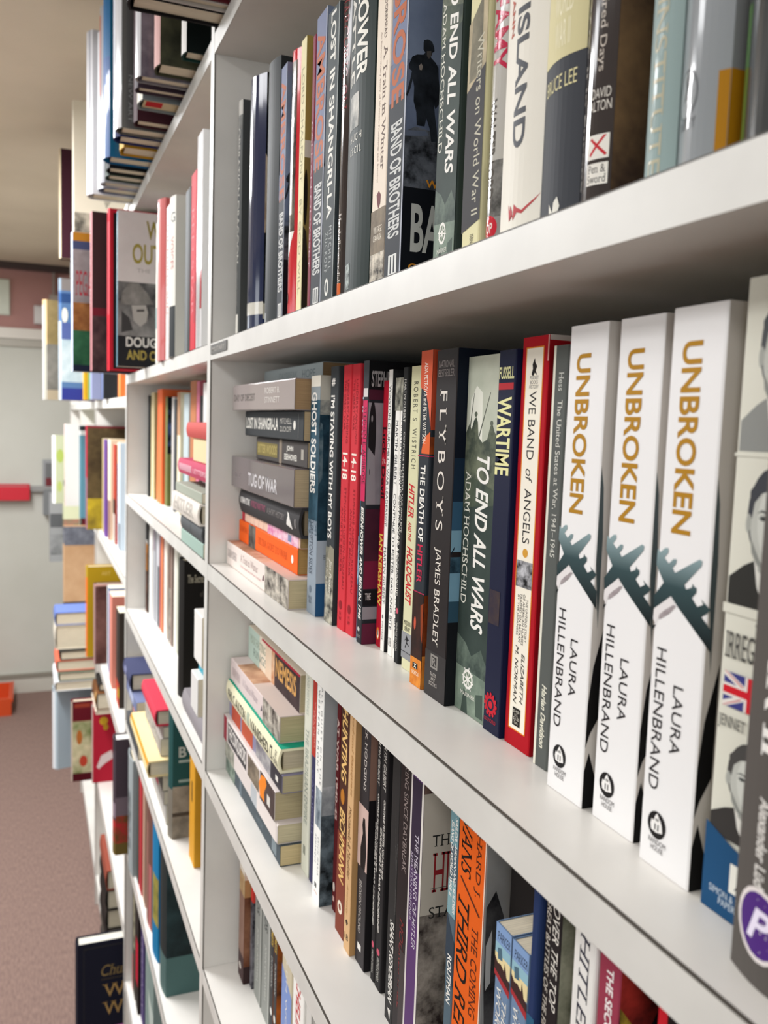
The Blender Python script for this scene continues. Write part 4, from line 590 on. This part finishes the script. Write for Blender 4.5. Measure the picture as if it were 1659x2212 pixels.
rowc('pink edged volume standing behind the lying books', -1.290, .0440, .024, .212, '#c9738a')
rowc('black volume with a maroon head behind the lying books', -1.262, .0440, .042, .212, '#1d1f20', [R(0,1,0,.1,'#7d1c2e')])
rowc('white volume half hidden behind the upright', -1.160, .0300, .030, .205, '#dcdad6')
GCS = 'books lying on the middle shelf of the second bookcase'
def layc(label, xr, y, z, L, th, col, pr=(), **k): return lay(label, xr, y, z, L, th, col, pr, base=zC, g=GCS, **k)
layc('pale green grey booklet lowest of the lying pile', -.985, .0, .0003, .155, .0170, '#9db5aa')
layc('dark grey hardcover above the pale green booklet', -.985, .0, .0180, .150, .0190, '#55585a', [R(0,1,.5,.52,'#3d3f40')], hard=True)
layc('thick cream white hardcover with grey capitals in the lying pile', -.985, -.004, .0375, .195, .0250, '#e0d9cf', [S('HITLER',.1,.85,.2,.85,'#b5aea5','bs')], hard=True)
layc('grey covered volume over the thick cream one', -.985, -.002, .0630, .190, .0120, '#a3a89a')
layc('deep pink rounded hardcover lying at mid height of the pile', -.985, .006, .0860, .215, .0195, '#bf4a66', [R(.25,.7,.05,.5,'#c9929f'), S('LETTERS',.55,.95,.3,.6,'#e6c0c8')], hard=True, pg='#c9bba6')
layc('worn black volume carrying the deep pink book', -.985, .04, .0752, .150, .0105, '#2b2b2c')
layc('cream rolled soft cover book under the upper red one', -.985, .010, .1058, .130, .0290, '#e6cfa3')
layc('coral red hardcover uppermost of the lying pile', -.985, .008, .1350, .160, .0190, '#c4544f', [], hard=True)
layc('small white book lying on the coral red one', -.985, .012, .1545, .050, .0300, '#d9d9d4')

# second bookcase, shelf D
GD = 'books on the third shelf of the second bookcase'
def rowd(label, x, y, t, h, col, pr=(), **k): return book(label, x, y, zD+.0002, t, h, col, pr, group=GD, **k)
rowd('black paperback with orange patches, first on the third shelf', -1.826, .0372, .034, .200, '#1b1a1b', [R(0,1,.26,.3,'#8f8d88'), R(0,1,.3,.58,'n:#3a322a:#b5742f:40'), R(0,1,.6,1,'n:#2c2626:#6b4f42:50')])
for i, (x, t, h, c, pr, lab) in enumerate([(-1.788,.042,.200,'#e4e1db',[T('EUROPE',.5,.85,.05,.35,'#7d7d80')],'white paperback with grey spots on the third shelf'), (-1.738,.030,.198,'#a5a6aa',[R(0,1,0,.3,'#8f858d')],'light grey paperback after the spotted white one'), (-1.700,.040,.194,'#b4b4b8',[R(.5,1,.4,1,'#55585c')],'grey and charcoal paperback on the third shelf'), (-1.652,.036,.190,'#b54336',[R(.5,1,0,1,'#d98a5e')],'rusty red paperback on the third shelf'), (-1.608,.036,.193,'#e3d6c9',[],'cream thin paperback after the rusty red one'), (-1.555,.042,.196,'#6b5349',[R(0,1,.5,1,'n:#4a4a4a:#a59a8c:60'), R(.6,1,0,1,'#8d7a70')],'brown mottled paperback on the third shelf'), (-1.503,.050,.197,'#d6d3c8',[R(.75,1,.1,1,'#a8ab9a')],'pale stone paperback before the black cover')]):
    rowd(lab, x, .0400+.001*i, t, h, c, pr)
rowd('large black hardcover with faint cream lettering across its cover', -1.262, .0178, .040, .198, '#1f1d1b', [F(H('The Secret War',.15,1.2,.1,.16,'#a59f8c','bs')), F(H('of the',.7,1.1,.22,.26,'#5d5850','s'))], hard=True, d=.17, fs=0.19)
GDS = 'books lying at the right end of the third shelf'
for lab, xr, y, z, L, th, c, hd in [('grey purple hardcover lying flat below', -.985, .012, .0003, .19, .030, '#8f8a8e', True), ('dark plum hardcover lying above the grey one', -.985, .022, .0306, .18, .022, '#3b2b30', True), ('white wrapped book lying at the right end', -.985, -.004, .0530, .045, .045, '#d9d7d4', False), ('small turquoise topped book above the white wrapped one', -.985, .004, .0984, .04, .012, '#3ea0b4', False), ('white upright sheet stack beside the upright panel', -.985, .0, .1108, .05, .060, '#e2dfdb', False)]:
    lay(lab, xr, y, z, L, th, c, [], base=zD, g=GDS, hard=hd)

# second bookcase, shelf E: leaning paperbacks and a teal book
GE = 'books on the fourth shelf of the second bookcase'
def rowe(label, x, y, t, h, col, pr=(), **k): return book(label, x, y, zE+.0002, t, h, col, pr, group=GE, **k)
rowe('dark teal hardcover with pale lettering over a grey brown lower cover', -1.318, .0139, .034, .205, '#27504f', [R(0,1,.62,1,'#7d776c'), F(H('B',.35,.8,.3,.38,'#b9c0b9','b')), F(R(.35,1.0,.40,.42,'#9fb0aa')), F(R(.35,1.0,.55,.57,'#8fa5a0')), F(R(0,1,.60,1,'n:#6d675d:#a39b8d:16')), F(R(0,1,.8,.83,'#4a423a'))], hard=True, d=.12, fs=0.21)
rowe('yellow amber paperback beside the teal hardcover', -1.230, .0300, .042, .200, '#d0962a', [R(.4,.6,.4,.55,'#4a3a20')])
rowe('black paperback with a mottled foot in the corner of the fourth shelf', -1.170, .0380, .046, .200, '#1c1918', [F(R(0,1,.75,1,'n:#3b3222:#8f7a4c:40')), R(0,1,0,1,'#262120')])
GEP = 'books lying on the fourth shelf of the second bookcase'
for lab, xr, y, z, L, th, c, pr, hd in [
    ('dark grey paperback at the foot of the far lying pile, fourth shelf', -1.615, .0, .0003, .200, .030, '#4a4c4e', [], False),
    ('black paperback with a pink flash, second in the far lying pile', -1.620, .010, .0308, .195, .026, '#2b292b', [R(.2,.8,.1,.3,'#c98f84')], False),
    ('beige paperback third in the far lying pile, fourth shelf', -1.630, .012, .0573, .190, .024, '#9b8f80', [R(0,1,.4,.6,'#b0404c')], False),
    ('blue grey glossy paperback fourth in the far lying pile', -1.620, -.002, .0818, .180, .026, '#6d7698', [R(.2,.8,.3,.7,'#a9b2cc')], False),
    ('navy blue glossy hardcover on top of the far lying pile', -1.690, -.004, .1083, .125, .034, '#3e4260', [R(.2,.8,.2,.5,'n:#3e4260:#8f93b4:60')], True),
    ('pale grey paperback lowest in the near lying pile, fourth shelf', -1.335, .012, .0003, .195, .032, '#b0aca6', [], False),
    ('grey paperback with a pink flash in the near lying pile', -1.335, .008, .0328, .205, .022, '#a39e98', [R(.3,.7,.5,.7,'#b53a55')], False),
    ('slate paperback under the amber one in the near lying pile', -1.335, .006, .0553, .200, .026, '#55534f', [], False),
    ('amber topped cream hardcover jutting out of the near lying pile', -1.330, -.016, .0818, .240, .026, '#e6d3a0', [R(.75,1,0,1,'#d9922e')], True),
    ('grey streaked paperback above the amber one', -1.345, .004, .1083, .195, .028, '#9d9791', [R(.1,.9,.1,.9,'n:#c9c5c0:#6d6862:120')], False),
    ('grey rose paperback under the raspberry one', -1.345, .008, .1368, .190, .018, '#8f8480', [R(.2,.8,.6,.8,'#b53a55')], False),
    ('raspberry red hardcover on top of the near lying pile', -1.350, -.002, .1553, .172, .026, '#cc3f52', [], True)]:
    lay(lab, xr, y, z, L, th, c, pr, base=zE, g=GEP, hard=hd)
# second bookcase, shelf F
GF = 'books on the fifth shelf of the second bookcase'
def rowf(label, x, y, t, h, col, pr=(), **k): return book(label, x, y, zF+.0002, t, h, col, pr, group=GF, **k)
rowf('dark grey hardcover with a red flowered foot jutting past the far upright', -1.832, -.024, .040, .246, '#4a3f47', [R(0,1,.0,.1,'#3a3238'), R(0,1,.55,.68,'#8c7c88'), R(0,1,.7,.9,'n:#6b4a2a:#c42a36:40'), R(0,1,.9,1,'#6b5a2e'), F(R(0,1,.5,.66,'#75676f')), F(R(0,1,.66,.9,'n:#6b4a2a:#c42a36:40')), F(R(0,1,.9,1,'#6b5a2e'))], hard=True, pg='#ece9e2')
for x, y, t, h, c, pr, lab in [(-1.770,.0,.075,.235,'#98a0a2',[R(.4,.8,.3,.8,'n:#98a0a2:#3d4244:60')],'pale grey paperback with dark script, fifth shelf'), (-1.690,.007,.028,.230,'#4d4f4b',[],'charcoal slim paperback, fifth shelf'), (-1.658,.008,.040,.235,'#b0343a',[],'crimson paperback, fifth shelf'), (-1.614,.010,.040,.235,'#c4a08d',[R(.5,1,0,1,'#8f6f5e')],'pinkish tan paperback, fifth shelf'), (-1.568,.012,.080,.235,'#6d4a42',[R(.3,.6,.2,1,'#94655c'), R(.7,.9,.5,1,'#b56a6a')],'brown rose paperback, fifth shelf'), (-1.470,.010,.072,.240,'#1574a4',[R(.45,1,.4,.75,'n:#6b6a2e:#a3964a:40')],'bright blue hardcover with an olive patch, fifth shelf')]:
    rowf(lab, x, y, t, h, c, pr, hard=t > .06)
rowf('tall dark green black hardcover with a paler foot, fifth shelf', -1.372, .010, .066, .246, '#1f2a2c', [R(0,.3,0,.7,'#241f2a'), R(0,1,.74,1,'#4d6a68'), F(R(0,1,0,.74,'n:#151a1b:#2f4346:10')), F(R(0,1,.74,1,'#4d6a68'))], hard=True, d=.12, gloss=.25, fs=0.43)
# second bookcase, shelf G
GG = 'books on the sixth shelf of the second bookcase'
def rowg(label, x, y, t, h, col, pr=(), **k): return book(label, x, y, zG+.0002, t, h, col, pr, group=GG, **k)
for x, y, t, h, c, pr, lab in [(-1.822,.0141,.052,.262,'#4a463c',[R(.4,.8,.1,.6,'n:#4a463c:#c9c4a8:60'), R(0,.3,.7,1,'#b03a4a')],'olive black paperback, first on the sixth shelf'), (-1.760,.0147,.036,.262,'#2a2422',[R(0,1,.42,.78,'#c41f3a')],'black paperback with a scarlet middle, sixth shelf'), (-1.718,.0200,.040,.262,'#4d3f70',[T('GERMANY',.3,.7,.3,.9,'#b4acc9')],'violet paperback with pale capitals, sixth shelf'), (-1.560,.0100,.110,.262,'#7f918d',[P([(.6,.2),(1,.3),(1,.8),(.7,.7),(.8,.6),(.6,.55),(.75,.45)],'#b9c4be')],'grey green hardcover with a zigzag pattern, sixth shelf'),
    (-1.200,.018,.040,.262,'#b0a6c4',[R(.6,.9,.1,.4,'#4a3f78')],'lavender paperback, sixth shelf'), (-1.155,.018,.036,.262,'#c43a30',[R(0,.2,0,1,'#e0d9a8')],'red and cream paperback, sixth shelf'), (-1.112,.018,.050,.262,'#8d86b4',[R(0,.25,0,1,'#e0dca8'), R(.3,1,.3,.7,'#b5695a')],'blue violet paperback with a cream edge, sixth shelf')]:
    rowg(lab, x, y, t, h, c, pr, hard=t > .1)
for i, lab in enumerate(['lowest', 'second', 'third', 'topmost']):
    lay('%s of four white paged booklets lying by the near upright, sixth shelf' % lab, -.980, -.020+.004*i, .0003+.0245*i, .1, .0235, ['#c9c6be', '#d6d3cb', '#cfccc4', '#d9d6ce'][i], [R(0,1,0,.5,'#b51f2e')] if i == 0 else [R(0,.06,0,1,'#55534e')], base=zG, g='white paged booklets by the near upright', pg='#d9d6ce')

# ------------------------------------------------------------------ third bookcase and beyond (blurred in the photograph)
B1, B2_, B3_, B4_ = (CAMH+q for q in (.039, -.339, -.718, -1.114))
for lab, x, y, z, t, h, c, pr, kw in [
    ('red, white and black striped thick volume, top of the third bookcase', -2.36, -.012, B1, .085, .30, '#26292c', [R(0,1,0,.58,'#e2e0e2'), R(0,1,.58,.72,'#b01f2e'), R(.35,.62,.3,1,'#7c8cc4')], {}),
    ('bright orange volume by the upright, top of the third bookcase', -2.03, .0, B1, .055, .30, '#dd7a3e', [], {}),
    ('golden yellow volume, top of the third bookcase', -2.66, -.040, B1, .040, .30, '#c99a22', [], {}),
    ('green slim volume right of the golden yellow one', -2.60, -.030, B1, .030, .30, '#5d8a4e', [], {}),
    ('lavender grey volume right of the green slim one', -2.55, -.028, B1, .070, .30, '#8a90b0', [R(.0,.4,0,1,'#8fa3a0')], {}),
    ('maroon spined atlas with a dark and mustard cover', -2.722, -.027, B2_, .030, .305, '#4a3a2a', [R(0,1,0,.5,'#a8243a'), R(0,1,.5,1,'#8f6070'), F(R(0,1,.0,.02,'#7d2a34')), F(R(0,1,.02,.7,'n:#3a2e20:#6b5a3a:8')), F(R(0,1,.7,1,'n:#7d6a28:#c9b02e:10'))], dict(fs=0.18, hard=True, d=.24)),
    ('tan volume left of the violet one, third bookcase', -2.655, .012, B2_, .048, .270, '#b5a57a', [], {}),
    ('violet volume on the third bookcase', -2.560, .010, B2_, .040, .270, '#6d4a94', [], {}),
    ('cream and peach volume on the third bookcase', -2.500, .018, B2_, .060, .272, '#e3cdb0', [R(0,1,.6,1,'#8f6f62'), R(.2,1,0,.05,'#d9d6c2')], dict(hard=True)),
    ('brick red volume with a dark foot, third bookcase', -2.420, .023, B2_, .056, .262, '#a8402f', [R(0,1,.55,.7,'#26221f'), R(0,1,.7,1,'#b5aca4')], {}),
    ('pale blue volume beside the upright, third bookcase', -2.315, .025, B2_, .062, .270, '#b9c6d2', [R(0,1,0,.2,'#e6d4bc'), R(.4,1,.75,1,'#6d7278')], {}),
    ('mustard hardcover with an orange rim, third bookcase', -2.700, -.028, B3_, .034, .272, '#b08f1e', [R(.5,1,.12,1,'#d96a1e'), F(H('ART',.55,.9,.06,.1,'#d9b96a'))], dict(fs=0.3, hard=True, d=.24)),
    ('brown portrait cover beside the mustard hardcover', -2.610, -.012, B3_, .026, .235, '#5d3a34', [R(0,1,0,1,'#a88'), F(R(0,1,0,.03,'#d9a89a')), F(R(0,1,.03,1,'n:#4a2c28:#8c6258:7'))], dict(fs=0.19, hard=True, d=.18)),
    ('blue spine with a white edge, third bookcase', -2.540, .018, B3_, .060, .240, '#3d6aa0', [R(0,.45,0,1,'#e2e2e0')], {}),
    ('salmon pink volume, third bookcase', -2.420, .013, B3_, .085, .246, '#d08372', [R(0,.2,0,1,'#b5b9c9')], {}),
    ('black brown volume with a red foot by the upright', -2.245, .016, B3_, .080, .240, '#332c28', [R(0,1,.75,1,'#b5402c'), R(.6,1,.8,.9,'#c9a52e')], {}),
    ('crimson cover with a gold emblem and a white wing', -2.704, -.012, B4_, .022, .246, '#a81f33', [R(0,1,0,1,'#c9b4ae'), F(E(.52,.22,.2,.05,'#c9a22e')), F(E(.62,.30,.12,.04,'#b58f28')), F(P([(.18,.8),(.4,.66),(.9,.6),(1,.7),(.6,.76),(.4,.8),(.3,.83)],'#d0bfbf')), F(R(0,1,0,.03,'#e0d6c4'))], dict(fs=0.3, hard=True, d=.2)),
    ('maroon album with a green and cream picture panel', -2.740, -.069, B4_, .030, .250, '#7a1f2a', [R(0,1,0,1,'#b9a89a'), F(R(0,1,.0,.24,'#5c141f')), F(R(.1,.9,.03,.08,'#8c3a2a')), F(R(0,1,.25,.9,'n:#6d7a4a:#dccfae:9')), F(E(.35,.45,.15,.09,'#a8642e')), F(E(.55,.75,.2,.07,'#b0402e')), F(R(0,1,.9,1,'#4d1019'))], dict(fs=0.26, hard=True, d=.22)),
    ('pale blue glossy album jutting farthest into the aisle', -2.860, -.120, B4_, .040, .262, '#aebfc9', [R(.1,.8,.05,1,'#e9eef2')], dict(rz=.3, hard=True, gloss=.1, coat=1, d=.26)),  # whitish spine band is a painted highlight
    ('cellophane wrapped sand coloured volume jutting into the aisle', -2.900, -.142, B1, .030, .300, '#a89a7a', [R(0,1,.0,.45,'#dcb98a'), R(0,1,.45,1,'#9d9a8c'), R(.4,.6,.05,1,'#e6e6ea'), F(R(0,1,0,.44,'n:#8a7850:#b9a06a:8')), F(R(0,1,.44,.9,'n:#6d6a60:#9d978a:8')), F(R(0,1,.9,1,'#b9a98c'))], dict(rz=.3, fs=0.19, hard=True, gloss=.12, coat=1, d=.25)),  # narrow pale spine stripe paints the glare of the cellophane
    ('tall blue and silver volume behind the cellophane wrapped one', -2.820, -.094, B1, .034, .355, '#4a6a94', [R(.45,1,.35,1,'#b4c2cc'), R(0,1,0,.1,'#7d8f9d'), R(0,1,.12,.2,'#234a7d'), F(R(0,1,0,.1,'#75706e')), F(R(0,1,.12,.2,'#1f3f70')), F(E(.3,.3,.25,.06,'#d9d9c9')), F(R(0,1,.36,.5,'#46568c')), F(R(0,1,.5,.85,'n:#7d9aa8:#c4d0d4:8')), F(R(0,1,.9,1,'#26307d'))], dict(fs=0.13, hard=True, gloss=.2, coat=.8, d=.25)),
    ('white spined pale green map volume tilted in the aisle', -3.520, -.105, B2_, .034, .255, '#cfd6b4', [R(0,1,0,1,'#f0f0ec'), F(E(.4,.3,.3,.1,'#b9cc6a')), F(E(.35,.75,.2,.08,'#c4d47d')), F(E(.8,.7,.15,.06,'#4a6a4a'))], dict(rz=.3, fs=0.19, hard=True, d=.24)),
    ('white volume with faint print behind the map volume', -3.430, -.062, B2_, .045, .300, '#dedcd8', [R(.7,1,0,1,'#d0b4ac')], dict(hard=True, d=.2)),
    ('steel blue volume with a black head band, fourth bookcase', -3.020, -.030, B2_, .036, .300, '#55808f', [R(0,1,0,.05,'#30363a'), R(0,1,.05,.1,'#c9ccc8'), F(R(0,1,0,.05,'#2a3034')), F(R(0,1,.05,.1,'#c9ccc8'))], dict(hard=True, d=.2)),
    ('dark green volume with a pale patch, fourth bookcase', -3.560, .0, B3_, .060, .320, '#3d4a3f', [R(0,1,.4,.5,'#9aa8a0'), F(R(0,1,0,1,'#7d2c38'))], dict(hard=True, d=.2)),
    ('cream pale green volume with a flag picture, fifth bookcase', -4.450, -.035, B3_, .050, .330, '#d6dab4', [R(0,1,.35,.55,'n:#6d8a6a:#b57a6a:20'), F(R(0,1,.0,.35,'#d9ddb9')), F(R(0,1,.35,.55,'n:#6d8a6a:#b57a6a:14')), F(R(0,1,.55,1,'#cfd4b4'))], dict(fs=0.39, hard=True, d=.2)),
    ('grey photo album with a black figure, fifth bookcase', -4.500, -.095, B3_, .034, .335, '#9a9c9e', [F(R(0,1,.3,.5,'#5d5f62')), F(R(0,1,.6,.9,'n:#5d5f62:#a0a2a4:9'))], dict(fs=0.27, hard=True, d=.22)),
    ('sand coloured portrait album with dark bands, fourth bookcase', -3.200, -.075, B3_, .030, .330, '#c09a75', [R(0,1,.0,.18,'n:#4a4c55:#8c8f98:20'), R(0,1,.8,1,'#4a4448'), F(R(0,1,0,.2,'n:#4a4c55:#8c8f98:8')), F(R(0,1,.2,.8,'n:#b08a64:#cfac88:5')), F(R(0,1,.8,1,'#4a4448'))], dict(hard=True, d=.2)),
    ('orange brown narrow volume, fourth bookcase', -3.080, -.050, B4_, .030, .330, '#b0582e', [R(.5,1,0,1,'#2c2622')], {}),
    ('cream tall volume beside the orange brown one', -3.046, -.030, B4_, .050, .335, '#dcd0bc', [R(0,.3,0,1,'#3a3430')], dict(hard=True)),
    ('black volume with white title, low in the fourth bookcase', -3.320, -.040, B4_, .060, .300, '#2b2a2a', [R(.2,.8,.2,.4,'#c9c6c0')], {})]:
    far(lab, x, y, z, t, h, c, pr, **kw)
GL = 'books lying on top of the albums in the third bookcase'
for lab, xr, y, z, L, th, c in [('white and slate volume lying across the albums', -2.786, -.115, .262+.0008, .22, .030, '#dcdfe2'), ('sage green volume lying second across the albums', -2.786, -.105, .294, .21, .026, '#6a7464'), ('coral volume lying highest across the albums', -2.80, -.110, .3212, .17, .034, '#d9694e'), ('black box file lying on the coral volume', -2.80, -.100, .356, .15, .028, '#33322f'), ('cream box with a blue lid on the lying volumes', -2.82, -.112, .385, .13, .075, '#ddd6c6'), ('blue lidded tin on the cream box', -2.82, -.112, .461, .13, .040, '#6478b4')]:
    lay(lab, xr, y, z, L, th, c, [], base=B4_, g=GL, hard=True, d=.18 if z < .35 else .10)
for lab, xr, y, z, L, th, c in [('white backed volume lying above the crimson cover', -2.58, -.010, .2475, .18, .012, '#e3d9c8'), ('brown box volume with a tan edge above the crimson cover', -2.58, -.008, .2600, .15, .050, '#6b4426'), ('black topped volume highest above the crimson cover', -2.60, .0, .3105, .12, .022, '#2a2826')]:
    lay(lab, xr, y, z, L, th, c, [R(0,1,.75,1,'#b9905a')] if 'brown' in lab else [], base=B4_, g=GL, hard=True, d=.18)
GP = 'thick black hardcovers lying low in the third bookcase'
for i, lab in enumerate(['lower', 'upper']):
    lay(lab+' thick grey volume under the black hardcovers, third bookcase', -2.20, -.006, .0003+.0462*i, .21, .0458, ['#3a3a3a', '#55504a'][i], [], base=.098, g='grey volumes under the black hardcovers', hard=True, d=.2)
for i, lab in enumerate(['lowest', 'second', 'third', 'topmost']):
    lay('%s thick black hardcover with cream pages lying low in the third bookcase' % lab, -2.20, -.008, .0003+.0525*i, .21, .052, ['#1f1c1b', '#2a2624', '#1d1b1a', '#8f4a3a'][i], [R(0,.4,.0,.3,'#a8283a')] if i == 1 else [], base=.098+.0925, g=GP, hard=True, d=.2, pg='#e3dcc4')
book('tall navy book with gold lettering standing low in the aisle', -1.958, -.092, .0985, .036, .285, '#1b1d2c', [R(.0,1,0,1,'#20222f'), F(R(.13,.135,.04,1,'#4a4838')), F(R(.13,1,.04,.043,'#4a4838')), F(H('Churchill',.5,1.55,.20,.29,'#8f7a4e','si')), F(R(.5,1,.315,.318,'#6b5c3c')), F(H('World',.53,1.75,.36,.47,'#b08f58','s')), F(H('War',.53,1.3,.51,.62,'#b08f58','s')), F(R(.53,1,.72,.9,'n:#4a4870:#c46ab4:14'))], hard=True, group='books in the far bookcases', d=.25, pg='#e3e0d4', fs=0.4)

# ------------------------------------------------------------------ end wall and floor
o = empty('wall_notice', (XF+.008, -.34, CAMH+.505), 'pale notice board hanging on the mauve upper wall', 'notice board')
box('board', 0, .012, -.06, .064, 0, .185, mat('#c4c9b9'), o); box('frame', .012, .015, -.055, .059, .005, .18, mat('#ccd1c2'), o)
o = empty('thermostat', (XF+.008, -.137, CAMH+.468), 'small white thermostat box on the mauve wall near the bookcases', 'thermostat')
box('housing', 0, .03, -.022, .026, 0, .098, mat('#c9c4c2'), o, .004); box('cover_plate', .03, .034, -.016, .02, .01, .088, mat('#d3cfcd'), o)
o = empty('junction_box', (XF+.008, -.06, CAMH+.46), 'beige junction box half hidden behind the blue volume', 'box')
box('housing', 0, .03, -.022, .04, 0, .17, mat('#a89c92'), o, .004); box('conduit', .004, .02, -.006, .006, .17, .30, mat('#9a9088'), o)
o = empty('red_tray', (XF+.005, -.36, CAMH-.475), 'red plastic tray fixed to the pale wall by the grey rail', 'tray')
box('tray_back', 0, .01, -.12, .175, 0, .085, mat('#c4182c'), o, .002); box('tray_front', .05, .06, -.12, .175, 0, .075, mat('#c81a2e'), o, .002); box('tray_base', .01, .05, -.12, .175, 0, .01, mat('#b0142a'), o)
box('name_plate', .0602, .062, -.10, .02, .03, .06, mat('#94564a'), o)
for y0 in (-.12, .165): box('tray_end', .01, .05, y0, y0+.01, .01, .075, mat('#b8162b'), o)
o = empty('brochure_rack', (XF+.005, -.085, CAMH-.555), 'grey wall rack with dark red and grey leaflets by the bookcases', 'rack')
box('rack_back', 0, .008, -.035, .10, 0, .30, mat('#9a9c9e'), o); box('rack_pocket', .05, .056, -.03, .10, 0, .14, mat('#7d8082'), o); box('rack_base', .008, .05, -.03, .10, 0, .01, mat('#7d8082'), o)
box('leaflet', .01, .016, -.02, .09, .012, .20, mat('#6d1420'), o); box('leaflet', .009, .010, -.02, .09, .20, .28, mat('#6d6f70'), o)
o = empty('orange_crate', (XF+.25, -.40, 0), 'orange plastic crate on the carpet by the end wall', 'crate')
om = mat('#c9481c')
box('crate_base', -.15, .15, -.12, .12, 0, .012, om, o)
for a in ((-.15,.15,-.12,-.108),(-.15,.15,.108,.12),(-.15,-.138,-.108,.108),(.138,.15,-.108,.108)): box('crate_side', *a, .012, .09, om, o)
box('crate_rim', -.158, .158, .118, .128, .075, .09, om, o)
